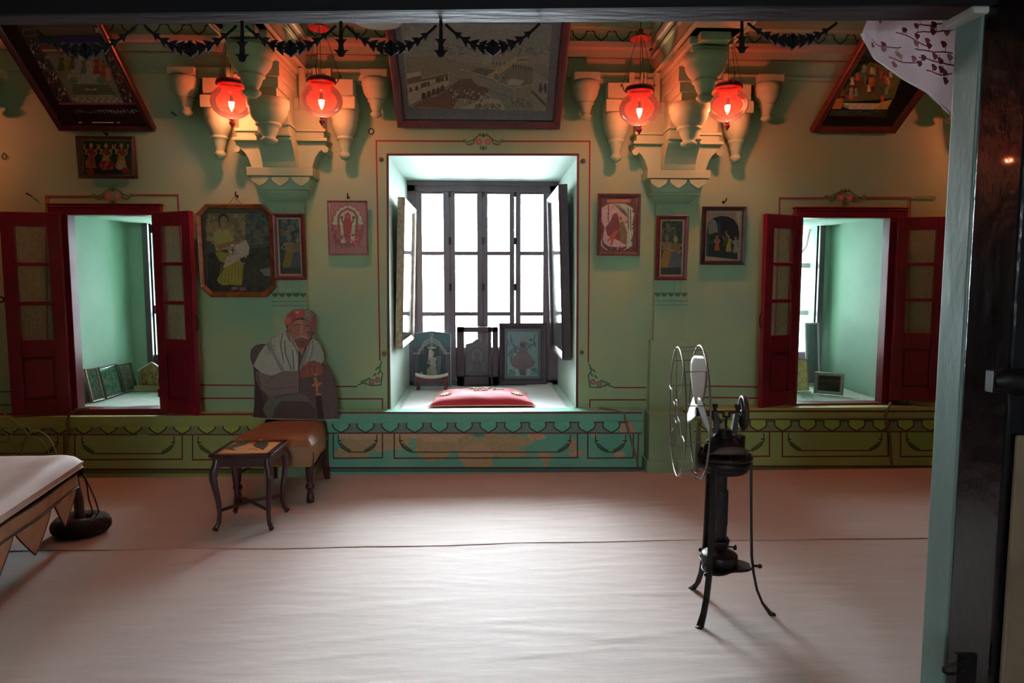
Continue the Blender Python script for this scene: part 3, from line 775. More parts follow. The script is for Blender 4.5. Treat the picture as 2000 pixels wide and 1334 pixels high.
# left jamb of the doorway, out of the frame
k = MB(); k.box(DX0 - .05, DX0 + .08, 1.9, 2.1, 0, 2.26); k.build('jamb', M_JAMB, dr)
k = MB(); k.box(DX0, DX1 + .45, 2.0, 2.1, 2.7, 2.8); k.build('door_head', M_BLACKW, dr)
# ================================================================ framed pictures
def inset(poly, d):
    n = len(poly); out = []
    for i in range(n):
        p0, p1, p2 = Vector(poly[i - 1]), Vector(poly[i]), Vector(poly[(i + 1) % n])
        e1 = (p1 - p0).normalized(); e2 = (p2 - p1).normalized()
        n1 = Vector((-e1.y, e1.x)); n2 = Vector((-e2.y, e2.x)); b = (n1 + n2).normalized()
        out.append(p1 + b * (d / max(.2, b.dot(n1))))
    return out
def ringframe(mb, poly, prof):
    """poly CCW (x,z); prof: (inset, depth toward the viewer), swept round the outline"""
    n = len(poly); rings = [inset(poly, a) for a, _ in prof]; vs_ = []
    for (a, d), r in zip(prof, rings): vs_ += [(p.x, -d, p.y) for p in r]
    m = len(prof)
    mb.add(vs_, [(k * n + i, k * n + (i + 1) % n, ((k + 1) % m) * n + (i + 1) % n, ((k + 1) % m) * n + i) for k in range(m) for i in range(n)])
class Pic:
    """framed flat picture: root at the bottom centre; local x right, z up, front toward -y"""
    def __init__(s, name, label, cat, loc, rot, w, h, fw, fd, fmat, poly=None, liner=None, group=None, glass=True, prof=None, mesh='frame', backing='#6a5a48', parent_art=True, art_in=None):
        s.root = thing(name, label, cat, loc, group, rot)
        M = Matrix.Translation(loc) @ (Matrix.Rotation(rot[2], 4, 'Z') @ Matrix.Rotation(rot[1], 4, 'Y') @ Matrix.Rotation(rot[0], 4, 'X'))
        s.M = M; s.Mi = M.inverted(); s.w, s.h, s.fw, s.fd = w, h, fw, fd
        poly = poly or [(-w / 2, 0), (w / 2, 0), (w / 2, h), (-w / 2, h)]
        f = MB(); ringframe(f, poly, prof or [(0, 0), (0, fd * .8), (fw * .15, fd), (fw * .45, fd * .92), (fw * .8, fd * .75), (fw, fd * .55), (fw, 0)])
        f.build('frame', fmat, s.root, world=False, bevel=.0015)
        s.yb = -(fd * .35)
        s.m = MB(); pb = [(p.x, s.yb, p.y) for p in inset(poly, fw * .9)]
        s.m.setcol(backing); s.m.add(pb, [tuple(range(len(pb)))])
        s.m.add([(a, -.001, c) for a, b, c in pb], [tuple(reversed(range(len(pb))))])
        s.poly = poly
        n_ = (M.to_3x3() @ Vector((0, -1, 0))).normalized(); p0 = M @ Vector((0, s.yb, 0))
        def px(u, v, k):
            d = ray(u, v); o = Vector((0, 0, H)); pl = p0 + n_ * (.0005 + .00005 * k)
            t = (pl - o).dot(n_) / d.dot(n_); return s.Mi @ (o + d * t)
        s.px = px
        s.A = Art(px, s.m)
        if liner:
            l = MB(); ringframe(l, inset_t(poly, fw * .95), [(0, 0), (0, fd * .6), (liner[0], fd * .5), (liner[0], 0)]); l.build('liner', liner[1], s.root, world=False)
        s.glass = glass
    def uv(s):     # art in unit coordinates inside the frame
        w, h, fw = s.w, s.h, s.fw
        return Art(lambda u, v, k: Vector((-w / 2 + fw + u * (w - 2 * fw), s.yb - .0005 - .00005 * k, fw + (1 - v) * (h - 2 * fw))), s.m)
    def z(s, x0, y0, sc_): return Art(lambda u, v, k: s.px(x0 + u / sc_, y0 + v / sc_, k), s.m)
    def done(s):
        o = s.m.build('picture', m_print(), s.root, world=False)
        if s.glass:
            g = MB(); pb = [(p.x, -s.fd * .62, p.y) for p in inset(s.poly, s.fw * .85)]
            g.add(pb, [tuple(range(len(pb)))]); g.build('glass', GLASS, s.root, world=False)
        return s.root
def inset_t(poly, d): return [tuple(p) for p in inset(poly, d)]
M_MFR = mat('maroon_frame_wood', '#4c2022', .4, var=.25, scale=14, bump=.1, bscale=40)
M_DFR = mat('dark_frame_wood', '#2c2220', .4, var=.3, scale=14)
M_BFR = mat('brown_frame_wood', '#4d2f2a', .45, var=.3, scale=14)
M_GILT = mat('aged_gilt_wood', '#8a5a2c', .35, .3, c2='#5a3219', scale=20, bump=.15, bscale=60)
M_TANL = mat('tan_liner', '#c9b08a', .6)
M_SILV = mat('tarnished_silver_frame', '#a8a496', .4, .5, var=.2, scale=30, bump=.3, bscale=60)
def wallpic(name, label, cat, box, off, fw, fd, fm, tilt=0.0, **kw):
    x0, y0, x1, y1 = box; Y = D - off
    a = P(x0, (y0 + y1) / 2, Y); b = P(x1, (y0 + y1) / 2, Y); c = P((x0 + x1) / 2, y1, Y); d = P((x0 + x1) / 2, y0, Y)
    return Pic(name, label, cat, (((a.x + b.x) / 2), Y, c.z), (tilt, 0, 0), b.x - a.x, d.z - c.z, fw, fd, fm, **kw)

# --- big picture over the centre window, leaning out at the top
lean = math.atan2(.64, .53)
a, b = P(777, 245, D - .01), P(1093, 244, D - .01)
pc_ = Pic('framed_picture', 'large maroon framed view of a walled city hung leaning out above the centre window', 'picture', ((a.x + b.x) / 2, D - .01, (a.z + b.z) / 2), (lean, 0, 0), b.x - a.x, .98, .062, .05, M_MFR, backing='#9a98a0')
Z = pc_.z(740, 0, 4.4475); Z.g = 2.0
Z.poly([(265, 932), (1445, 968), (1503, 262), (1502, 215), (185, 195)], '#8b8c82')                                # sky
Z.scatter(160, 200, 210, 1490, 420, ['#8f9086', '#87887e', '#93948a'], 8, 50, 3, .25)
Z.poly([(215, 495), (262, 930), (1445, 965), (1478, 480), (1390, 470), (1300, 455), (1200, 430), (900, 430), (700, 420), (560, 445), (400, 460)], '#96917f')
Z.scatter(420, 560, 395, 1480, 480, ['#7d7d70', '#8d8d80', '#6e6f63', '#9c9a8a'], 5, 20, 5, .8)
Z.poly([(230, 500), (400, 480), (560, 500), (760, 540), (860, 560), (700, 600), (610, 640), (240, 690)], '#8c8671')
Z.poly([(245, 725), (605, 625), (610, 745), (262, 925)], '#b1a892'); Z.poly([(245, 680), (370, 655), (370, 690), (600, 635), (605, 660), (245, 735)], '#7a6552')
for i, (x, y) in enumerate(((275, 780), (328, 768), (378, 742), (402, 735), (430, 730), (505, 700), (527, 695), (552, 690), (588, 683))): Z.rect(x - 11, y - 20, x + 11, y + 18, '#5d4f45')
for x, y in ((390, 830), (433, 812), (476, 795), (515, 785), (552, 765)):
    Z.poly([(x - 18, y + 38), (x + 18, y + 28), (x + 18, y - 12), (x, y - 30), (x - 18, y - 8)], '#5a5048')
Z.poly([(240, 640), (365, 620), (368, 655), (240, 685)], '#b5ad98')
Z.poly([(610, 625), (700, 600), (860, 570), (1060, 620), (930, 665), (800, 650), (720, 720), (610, 745)], '#8c8a76')
Z.poly([(780, 635), (850, 585), (1030, 612), (920, 660)], '#6b6f60')
Z.poly([(560, 800), (700, 690), (800, 680), (860, 745), (980, 770), (840, 870), (700, 850), (640, 900), (420, 925), (300, 930), (400, 890)], '#726459')
Z.poly([(300, 925), (420, 850), (560, 830), (680, 870), (640, 945)], '#7d6154')
Z.poly([(700, 940), (960, 850), (1050, 870), (1110, 955)], '#b0aa98')
Z.poly([(960, 740), (1170, 780), (1170, 860), (1330, 870), (1340, 960), (1100, 955), (1060, 860), (965, 840)], '#8b9184')
Z.poly([(860, 670), (985, 700), (1170, 760), (1330, 730), (1340, 600), (1150, 575), (1060, 640)], '#827e70')
Z.poly([(930, 665), (1190, 500), (1210, 520), (1060, 640), (985, 690)], '#ada27f')
Z.poly([(1110, 700), (1160, 680), (1265, 700), (1220, 750), (1120, 740)], '#aeb0a4')
Z.poly([(1160, 560), (1340, 580), (1335, 605), (1160, 595)], '#5f5c50'); Z.poly([(1190, 500), (1290, 490), (1290, 545), (1190, 545)], '#a59f8e')
for x in range(1205, 1285, 18): Z.rect(x, 510, x + 9, 530, '#57534a')
for x in range(1175, 1330, 22): Z.rect(x, 570, x + 9, 596, '#9a9484')
Z.poly([(1340, 620), (1472, 700), (1450, 960), (1340, 955), (1325, 790)], '#9a9a8e'); Z.poly([(1345, 610), (1350, 560), (1478, 570), (1472, 700)], '#8b8a7c')
Z.poly([(1335, 780), (1448, 900), (1448, 925), (1322, 800)], '#5f6058')
for x in (1405, 1445): Z.ell(x, 765, 13, 45, '#4d5266')
Z.poly([(900, 470), (980, 480), (980, 530), (1100, 520), (1100, 570), (900, 560)], '#a19c8a')
for x in range(985, 1100, 32): Z.rect(x, 535, x + 14, 565, '#68635a')
Z.scatter(120, 620, 770, 960, 900, ['#b9b4a5', '#8f8676', '#4f4a42'], 5, 14, 8, .8)
Z.scatter(90, 830, 900, 1060, 950, ['#6c675c', '#99917f'], 5, 16, 9, .8); Z.scatter(80, 1000, 640, 1120, 720, ['#6c675c', '#a39d8c'], 5, 14, 10, .8)
Z.scatter(40, 1150, 850, 1320, 940, ['#66685e', '#a5a596'], 5, 16, 11, 1)
Z.line([(610, 745), (860, 745), (1170, 860)], 4, '#5d564b'); Z.line([(245, 800), (605, 690)], 4, '#6a5b4c'); Z.line([(262, 925), (610, 745)], 5, '#5f5144')
Z.line([(700, 600), (930, 665), (1165, 765), (1340, 735)], 7, '#b5b09d'); Z.line([(1190, 500), (930, 665)], 4, '#b7af97')
pc_.done()
# --- upper left picture
lean = math.atan2(.62, .50)
a, b = P(119, 250, D - .01), P(306, 249, D - .01)
p = Pic('framed_picture', 'dark framed painting of a temple court with small side panels, leaning out at upper left', 'picture', ((a.x + b.x) / 2, D - .01, (a.z + b.z) / 2), (lean, 0, 0), b.x - a.x, 1.0, .045, .05, mat('dark_maroon_frame', '#38191a', .35, var=.3, scale=14), backing='#2b2528')
Z = p.z(0, 0, 3.175); Z.g = 2.0
Z.poly([(365, 640), (850, 640), (640, 150), (105, 150)], '#5f5549')
rd = random.Random(11)
for i, (y0, y1) in enumerate(((540, 635), (445, 535), (340, 435), (230, 330), (160, 215))):
    f0 = lambda y: 365 - (640 - y) * .531; f1 = lambda y: 850 - (640 - y) * .43
    for s_, wd in ((0, 75), (1, 75)):
        l0 = f0(y1) + 5 if s_ == 0 else f1(y1) - wd; l1 = f0(y0) + 5 if s_ == 0 else f1(y0) - wd
        Z.poly([(l0, y1), (l0 + wd - 5, y1), (l1 + wd - 5, y0), (l1, y0)], ['#3b3541', '#4a3a35', '#37404a'][i % 3])
        for t in range(12):
            x = l0 + (l1 - l0) * .5 + rd.uniform(8, wd - 12); y = rd.uniform(y0 + 8, y1 - 8)
            Z.ell(x, y, rd.uniform(3, 9), rd.uniform(5, 16), rd.choice(['#a0897a', '#8a5240', '#6d7f5e', '#b0a795', '#544c66']), rd.uniform(-.6, .6), 7)
Z.poly([(245, 265), (690, 262), (672, 222), (228, 222)], '#26335c'); Z.poly([(255, 325), (700, 320), (690, 285), (245, 290)], '#83413a'); Z.poly([(262, 320), (700, 315), (697, 303), (258, 306)], '#b49a82')
Z.poly([(450, 635), (765, 635), (640, 330), (290, 330)], '#7e7a66')
Z.poly([(420, 480), (470, 600), (700, 600), (640, 480), (590, 340), (400, 340)], '#9a9684')
for (x, y, h, c) in ((380, 440, 110, '#4b5638'), (420, 460, 120, '#7d7d46'), (450, 430, 110, '#48553a'), (480, 470, 120, '#8f8e85'), (520, 460, 110, '#60655e'), (555, 470, 120, '#9a9686'), (600, 460, 120, '#8c3f38'), (640, 490, 110, '#a24636'), (670, 500, 100, '#b57f66')):
    Z.person(x, y, h, '#a0785a', c, None, '#4a3a2a', True, 1.3)
Z.poly([(440, 520), (460, 590), (720, 588), (670, 525)], '#5f6550'); Z.poly([(530, 545), (560, 556), (600, 545), (596, 558), (535, 560)], '#b9b497')
for x, y in ((455, 500), (628, 497)): Z.ell(x, y, 30, 24, '#68795a')
Z.poly([(440, 605), (480, 638), (765, 638), (735, 602)], '#a3a08e')
for i in range(14):
    for j in range(2):
        if (i + j) % 2: Z.poly([(470 + i * 20 + j * 8, 606 + j * 15), (488 + i * 20 + j * 8, 606 + j * 15), (497 + i * 20 + j * 8, 620 + j * 15), (478 + i * 20 + j * 8, 620 + j * 15)], '#7c7c70')
for i in range(60): Z.line([(460 + i * 6.6, 690 + rd.uniform(-14, 8)), (464 + i * 6.6, 695 + rd.uniform(-12, 12))], 3, '#8b93a5')
Z.line([(365, 645), (850, 645)], 5, '#8f3b38'); Z.rect(485, 757, 508, 763, '#aba9a0'); Z.rect(570, 757, 705, 763, '#aba9a0'); Z.rect(725, 757, 745, 763, '#aba9a0')
p.done()
# --- upper right picture
lean = math.atan2(.70, .45)
a, b = P(1581, 252, D - .01), P(1746, 253, D - .01)
p = Pic('framed_picture', 'red-brown framed crowd painting with a dark mat, leaning out at upper right behind the curtain', 'picture', ((a.x + b.x) / 2, D - .01, (a.z + b.z) / 2), (lean, 0, 0), b.x - a.x, .98, .06, .05, mat('red_brown_frame', '#70281f', .45, c2='#4d1d18', scale=30), backing='#2e2020')
Z = p.z(1580, 50, 6.355); Z.g = 1.5
Z.poly([(245, 1120), (945, 1135), (1400, 100), (700, 60)], '#6d5a3c')
Z.poly([(590, 350), (700, 60), (1400, 100), (1260, 400), (1000, 440)], '#5a5964'); Z.poly([(390, 800), (590, 370), (900, 400), (700, 520), (560, 600), (420, 830)], '#2e3a22')
for i in range(40):
    x = rd.uniform(0, 1); y = rd.uniform(0, 1); Z.line([(480 + 260 * x, 380 + 200 * y + 100 * (1 - x)), (480 + 260 * x + 50, 360 + 200 * y + 100 * (1 - x))], 9, rd.choice(['#7b7a3e', '#4e5a2c', '#6a6a34']))
Z.poly([(520, 660), (760, 450), (1150, 600), (1060, 900), (330, 960)], '#b08a5c')
for i in range(46):
    x = 460 + rd.uniform(0, 640) ; y = 520 + rd.uniform(0, 400)
    if x < 700 - (y - 450) * .0 and y < 1100 - x: continue
    Z.person(x - (y - 600) * .35, y + 40, 110, '#c08a5c', rd.choice(['#b8502c', '#d09a4c', '#a8402a', '#b99a6c', '#7a8050']), None, '#4a3822', True, 1.5)
Z.poly([(340, 900), (430, 900), (400, 1035), (285, 1035)], '#b0602c'); Z.poly([(880, 960), (1040, 910), (970, 1040), (800, 1040)], '#b8853c')
Z.poly([(420, 960), (900, 965), (800, 1040), (500, 1040)], '#b8a078'); Z.poly([(430, 965), (500, 1000), (480, 1035), (425, 1005)], '#8a8468')
Z.poly([(245, 1110), (290, 1045), (985, 1050), (945, 1130)], '#26301f')
for i in range(40): Z.ell(290 + i * 17, 1085 + rd.uniform(-25, 30), 6, 4, rd.choice(['#9a9a8c', '#5c6e54', '#8a9a8a']), 0, 6)
p.done()

# --- small framed print at left
p = wallpic('framed_print', 'small black framed print of three figures on red flowers, under the upper left painting', 'picture', (154, 267, 268, 349), .03, .022, .022, M_DFR, tilt=.06, backing='#a08a62')
Z = p.z(150, 260, 14.04); Z.g = 1.5
Z.rect(200, 215, 1500, 1130, '#3f4a3c')
Z.scatter(170, 210, 220, 1490, 1120, ['#47323a', '#33443a', '#5a3c34', '#2f3a44', '#5c5a48'], 25, 70, 4)
for x, c1 in ((390, '#b8603c'), (800, '#c8923c'), (1220, '#bf8a5a')):
    Z.person(x, 960, 680, '#cf9a6a', c1, '#a8483c', '#c8a24c', True, 1.35); Z.line([(x - 110, 520), (x - 190, 400), (x - 160, 300)], 34, '#cf9a6a'); Z.line([(x + 110, 520), (x + 190, 400), (x + 170, 300)], 34, '#cf9a6a')
for x, y, r in ((370, 1050, 110), (820, 880, 210), (1350, 1020, 120)):
    for i in range(9): Z.ell(x + r * .7 * math.cos(i * .7), y + r * .35 * math.sin(i * .7), r * .42, r * .3, ['#a8343c', '#c2525a'][i % 2], i, 10)
Z.ell(1180, 880, 110, 130, '#c89a6a', 0); Z.ell(310, 850, 70, 130, '#c8702c', -.5)
p.done()
# --- octagonal gilt frame with a seated woman
x0, y0, x1, y1 = 392, 405, 545, 580; Y = D - .05
w_, h_ = (x1 - x0 - 10) / FPX * Y, (y1 - y0) / FPX * Y; ch = .075
poly = [(-w_ / 2 + ch, 0), (w_ / 2 - ch, 0), (w_ / 2, ch), (w_ / 2, h_ - ch), (w_ / 2 - ch, h_), (-w_ / 2 + ch, h_), (-w_ / 2, h_ - ch), (-w_ / 2, ch)]
bc = P((x0 + x1) / 2, y1, Y)
p = Pic('framed_picture', 'gilt frame with clipped corners round a dark painting of a seated woman in yellow', 'picture', bc, (.05, 0, 0), w_, h_, .038, .035, M_GILT, poly=poly, backing='#5a5648')
Z = p.z(385, 395, 6.84); Z.g = 1.25
Z.poly([(180, 1210), (980, 1210), (1030, 1150), (990, 200), (930, 150), (150, 150), (105, 200), (150, 1150)], '#4f4d40')
Z.poly([(150, 150), (700, 150), (640, 330), (860, 430), (800, 560), (200, 560), (110, 350)], '#8f7a54'); Z.scatter(110, 120, 160, 640, 520, ['#967f56', '#7c6c4c', '#a58a5c', '#6c6450'], 20, 60, 12)
Z.poly([(700, 150), (930, 150), (985, 200), (1000, 560), (850, 520), (680, 300)], '#515f5c'); Z.scatter(90, 640, 160, 980, 560, ['#4a5450', '#5d655c', '#44463c', '#6c6650'], 20, 60, 13)
Z.poly([(150, 700), (1010, 580), (1030, 1150), (980, 1210), (180, 1210), (140, 1100)], '#37352f'); Z.scatter(130, 160, 640, 1010, 1190, ['#3c3a33', '#312f2b', '#45423a', '#2a2a28'], 20, 70, 14)
Z.poly([(830, 900), (1000, 870), (1005, 990), (900, 980)], '#7c7a6c')
Z.poly([(280, 650), (240, 680), (300, 780), (400, 830), (260, 1040), (330, 1110), (450, 1100), (600, 1110), (620, 830), (520, 700)], '#98883a')   # skirt
for i in range(14): Z.line([(330 + i * 20, 830 + (i % 3) * 20), (290 + i * 24, 1080)], 7, ['#a8984a', '#7d6f2e'][i % 2])
Z.poly([(225, 400), (300, 350), (420, 370), (480, 470), (470, 620), (250, 650), (225, 520)], '#a59a52')
Z.poly([(250, 580), (420, 530), (590, 520), (590, 560), (430, 590), (280, 640)], '#9c6a4c'); Z.ell(350, 240, 72, 95, '#40342a'); Z.ell(355, 262, 52, 74, '#a4795a'); Z.rect(325, 320, 385, 375, '#a4795a')
for x in (335, 375): Z.ell(x, 255, 8, 4, '#3a2a20')
Z.poly([(345, 880), (400, 720), (480, 700), (560, 560), (650, 500), (700, 600), (690, 700), (560, 760), (440, 840)], '#b8a08a'); Z.scatter(30, 400, 560, 660, 820, ['#c0a892', '#ab927e'], 14, 36, 15)
Z.ell(610, 1160, 50, 26, '#8c6046'); Z.ell(500, 1150, 44, 22, '#8c6046')
p.done()
wr = MB(); hk = P(463, 383, D - .03)
for px in (445, 478): wr.tube([P(px, 407, Y - .01), hk], .0016, 6)
wr.build('hanging_wire', M_IRON, bpy.data.objects.get(p.root.name))
def tallpic(box, lab, zz, off):
    p = wallpic('framed_print', lab, 'picture', box, off, .034, .03, M_MFR, tilt=.04, liner=(.010, M_TANL), backing='#4a4a42')
    Z = p.z(*zz); Z.g = 1.3
    return p, Z
p, Z = tallpic((536, 417, 599, 546), 'narrow maroon framed print of a standing couple, hung on the left pilaster', (385, 395, 6.84), .105)
Z.rect(1110, 220, 1415, 965, '#4c5650'); Z.scatter(120, 1112, 225, 1412, 480, ['#5c6c70', '#6e7470', '#4c5a5c', '#8a6c4c', '#3e4a44'], 12, 45, 21); Z.scatter(60, 1115, 480, 1412, 960, ['#3f4640', '#4e4c42', '#37403c'], 14, 40, 22)
Z.person(1230, 870, 430, '#7a7c70', '#8a7436', '#8d7a4c', '#7d7f66', True, 1.3); Z.person(1340, 865, 400, '#94795f', '#5c5a5a', '#7c6450', '#7c6c60', True, 1.4)
Z.rect(1110, 880, 1415, 965, '#3f423e'); p.done()
p, Z = tallpic((1279, 421, 1341, 547), 'narrow maroon framed print of an embracing couple, hung on the right pilaster', (1160, 370, 7.21), .105)
Z.rect(920, 430, 1240, 1210, '#4a4c40'); Z.scatter(110, 925, 435, 1238, 660, ['#3c4438', '#4f4e44', '#5e544a', '#7c6450', '#363c36'], 14, 48, 23); Z.scatter(60, 925, 660, 1238, 1200, ['#3f4640', '#4e4c42', '#37403c'], 14, 40, 24)
Z.person(1030, 1100, 460, '#8c7a58', '#ab7432', '#9c7444', '#6c6c4c', True, 1.3); Z.person(1150, 1095, 430, '#b08c6c', '#6c6468', '#8c6c3c', '#b09468', True, 1.5); Z.rect(920, 1110, 1235, 1205, '#40443c'); p.done()

# --- fretwork plaque (left of the window) : pierced sheet in a thin frame
p = wallpic('fretwork_plaque', 'dusty pink pierced plaque with a standing figure cut out, left of the centre window', 'plaque', (641, 392, 719, 498), .03, .012, .014, mat('dusty_pink_frame', '#6e5454', .6, var=.15, scale=20), tilt=.03, glass=False, backing='#94b59a')
Z = p.z(635, 385, 11.11); pk = '#857070'; pk2 = '#6f5a58'; gr = '#94b59a'
Z.rect(100, 110, 900, 1245, pk)
out = []
for i in range(40):
    a_ = -2 * PI * i / 40; r = 1 + (.05 if i % 2 else -.03); out.append((490 + 345 * r * math.cos(a_), 640 + 460 * r * math.sin(a_)))
Z.poly(out, '#4d3a40'); Z.poly([(490 + (x - 490) * .965, 640 + (y - 640) * .975) for x, y in out], gr)
Z.poly([(490 + (x - 490) * .96, max(y, 760 - abs(x - 490) * .5) if y < 760 else 640 + (y - 640) * .965) for x, y in out if y > 500], pk2)
Z.poly([(330, 480), (400, 330), (480, 260), (580, 330), (650, 480), (640, 1000), (340, 1000)], gr)
Z.line([(290, 620), (290, 420), (350, 320), (490, 250), (630, 320), (690, 420), (690, 620)], 48, pk2)
Z.poly([(420, 460), (430, 380), (490, 320), (545, 380), (560, 470), (585, 620), (560, 800), (540, 1010), (440, 1010), (410, 800), (385, 640), (400, 500)], '#86494e'); Z.ell(488, 430, 40, 50, '#8f6260')
for sx in (-1, 1):
    Z.line([(488 + sx * 90, 570), (488 + sx * 120, 520), (488 + sx * 125, 450)], 26, '#3f4d45'); Z.ell(488 + sx * 130, 440, 36, 24, '#3f4d45')
    Z.poly([(490 + sx * 330, 700), (490 + sx * 260, 590), (490 + sx * 170, 740), (490 + sx * 150, 1000), (490 + sx * 250, 1090), (490 + sx * 320, 900)], '#7d5c5e')
    Z.ell(490 + sx * 250, 660, 45, 55, '#8a6a66')
Z.poly([(620, 1010), (640, 900), (740, 860), (720, 960), (670, 1040)], '#b56a48'); Z.scatter(70, 200, 780, 780, 1120, ['#80585c', '#6d5058', '#94706c'], 14, 36, 31)
p.done()
# --- pierced picture right of the window
p = wallpic('framed_picture', 'brown framed pierced picture of two figures on a swing, right of the centre window', 'picture', (1166, 379, 1249, 499), .03, .028, .026, M_BFR, tilt=.03, glass=False, backing='#9ab0a0')
Z = p.z(1160, 370, 7.21)
Z.rect(95, 110, 600, 890, '#5c4746'); Z.poly([(110, 260), (180, 215), (270, 195), (440, 200), (540, 260), (575, 330), (545, 460), (555, 640), (520, 720), (560, 790), (480, 850), (390, 870), (280, 840), (200, 860), (110, 830), (95, 740), (130, 650), (150, 540), (105, 440)], '#a9a4a0')
Z.poly([(270, 200), (440, 205), (470, 400), (450, 800), (480, 840), (560, 790), (520, 720), (555, 600), (540, 420), (560, 300), (470, 215)], '#93b8a2')
Z.poly([(180, 140), (520, 140), (510, 180), (185, 185)], '#a3724c')
for x, y in ((480, 260), (515, 280), (205, 220), (200, 330)): Z.line([(x, y), (x + 4, y + 300 if x > 400 else y + 130)], 12, '#4d453f')
Z.poly([(270, 350), (320, 330), (350, 400), (370, 560), (390, 740), (300, 700), (190, 650), (160, 540), (240, 430)], '#6d4749'); Z.poly([(200, 700), (300, 570), (350, 580), (290, 680), (250, 800), (235, 800), (240, 690), (180, 760)], '#965c44')
Z.poly([(360, 470), (410, 440), (470, 600), (460, 790), (385, 750), (350, 560)], '#6f6c46'); Z.ell(312, 370, 28, 36, '#7c5048'); Z.ell(380, 410, 24, 30, '#8c6c50')
Z.line([(430, 470), (480, 450)], 28, '#9c7458'); Z.poly([(110, 690), (150, 760), (220, 810), (260, 850), (160, 830), (120, 780)], '#4f4644')
Z.scatter(50, 100, 800, 590, 888, ['#554240', '#634c48', '#4a3a3a'], 12, 34, 33); Z.scatter(60, 535, 200, 598, 860, ['#5c4a42', '#665246', '#4d4038'], 8, 30, 34); Z.scatter(30, 96, 420, 130, 700, ['#5c4a46', '#4d4038'], 8, 22, 35)
p.done()
# --- court scene in a black frame
p = wallpic('framed_picture', 'black framed picture of robed figures under a dark arch, beside the right pilaster', 'picture', (1369, 404, 1454, 517), .03, .030, .026, M_DFR, tilt=.03, backing='#c09884')
Z = p.z(1360, 395, 10.26)
Z.poly([(160, 1190), (855, 1190), (890, 180), (185, 180)], '#c49a86')
arch = [(190, 1080), (820, 1150), (860, 620), (840, 480), (760, 350), (640, 290), (500, 275), (360, 310), (260, 400), (205, 560)]
Z.poly(arch, '#2c2c30'); Z.poly([(190, 1080), (235, 1085), (235, 600), (260, 420), (205, 560)], '#4a5c66'); Z.poly([(245, 640), (245, 480), (290, 380), (350, 340), (400, 390), (425, 500), (425, 620), (330, 645)], '#a8947c')
for i in range(5):
    for j in range(4): Z.ell(270 + j * 38, 430 + i * 40, 8, 10, '#7c6c60', 0, 6)
Z.poly([(425, 400), (485, 420), (490, 700), (440, 700)], '#3e4c58'); Z.poly([(235, 650), (420, 600), (430, 820), (235, 830)], '#3a3f30'); Z.poly([(235, 830), (500, 850), (840, 870), (815, 1140), (240, 1080)], '#33363c')
Z.line([(235, 810), (400, 805)], 12, '#6c7068'); Z.line([(700, 780), (850, 785)], 10, '#6c7068')
for x, y, h, c1 in ((415, 970, 310, '#c8642c'), (650, 990, 330, '#d0a04c'), (790, 1015, 330, '#a4a07c')): Z.person(x, y, h, '#c8a890', c1, c1, '#b0403c', True, 1.1)
Z.ell(598, 610, 34, 42, '#a84c34'); Z.ell(615, 660, 20, 30, '#8c8c9c'); Z.poly([(510, 680), (550, 670), (600, 790), (560, 800)], '#c8502c'); Z.poly([(590, 690), (640, 690), (640, 800), (560, 880), (520, 880)], '#3c6a3c')
Z.poly([(800, 180), (890, 180), (860, 560), (840, 400), (790, 260)], '#d9b48c'); Z.line([(200, 240), (790, 245)], 6, '#a8685c')
p.done()

# ================================================================ cut-out panel of a seated man
YBd = 4.96
Zb = Art(lambda u, v, k: P(480 + u / 5.8, 595 + v / 5.8, YBd - .0006 - .00005 * k))
sil = [(75, 1280), (95, 1180), (100, 900), (85, 700), (50, 600), (60, 510), (110, 460), (180, 445), (225, 450), (300, 370), (420, 320), (468, 285), (440, 190), (470, 110), (540, 60), (640, 50), (740, 70), (790, 130), (790, 230), (765, 330), (740, 370), (800, 400), (880, 520), (890, 600), (870, 660), (910, 700), (960, 780), (1005, 850), (1025, 960), (1040, 1050), (1050, 1190), (1040, 1300), (890, 1308), (180, 1292)]
bd = Zb.mb; bd.setcol('#5c544a')
bd.prism([(u, v) for u, v in sil], lambda u, v: P(480 + u / 5.8, 595 + v / 5.8, YBd), Vector((0, .012, 0)))
Zb.poly(sil, '#4b3733')
Zb.poly([(60, 600), (70, 520), (115, 470), (180, 455), (215, 470), (150, 560), (95, 660)], '#5a4a46'); Zb.poly([(100, 780), (130, 800), (180, 1000), (230, 1280), (80, 1278), (100, 1100)], '#382a28')
coat = [(120, 760), (300, 780), (420, 750), (600, 750), (610, 1000), (700, 1040), (780, 1040), (890, 1310), (330, 1290), (250, 1050), (160, 960), (110, 830)]
Zb.poly(coat, '#6b5c56'); Zb.poly([(600, 800), (880, 700), (930, 720), (1000, 850), (1040, 1060), (1040, 1300), (880, 1306), (700, 1040), (610, 1000)], '#584a44')
Zb.poly([(240, 1280), (190, 1180), (260, 1060), (420, 1020), (600, 1010), (480, 1100), (340, 1180), (290, 1288)], '#5f6455'); Zb.poly([(400, 1090), (720, 1100), (800, 1200), (800, 1305), (300, 1290), (330, 1180)], '#4e3f3a')
Zb.line([(600, 760), (605, 1000), (420, 1030), (330, 1060)], 9, '#40352f'); Zb.line([(130, 800), (170, 960), (260, 1040)], 10, '#4a3d38'); Zb.line([(230, 880), (300, 800)], 8, '#4f423c')
Zb.poly([(150, 780), (320, 770), (420, 750), (600, 752), (600, 1000), (440, 1010), (250, 1030), (170, 950)], '#786862')
Zb.line([(160, 890), (260, 960), (440, 940), (590, 930)], 7, '#64554f'); Zb.line([(320, 800), (240, 880)], 7, '#594a45')
shawl = [(85, 690), (150, 560), (225, 450), (300, 375), (420, 320), (455, 300), (520, 370), (600, 500), (590, 750), (420, 752), (330, 790), (290, 805), (170, 770)]
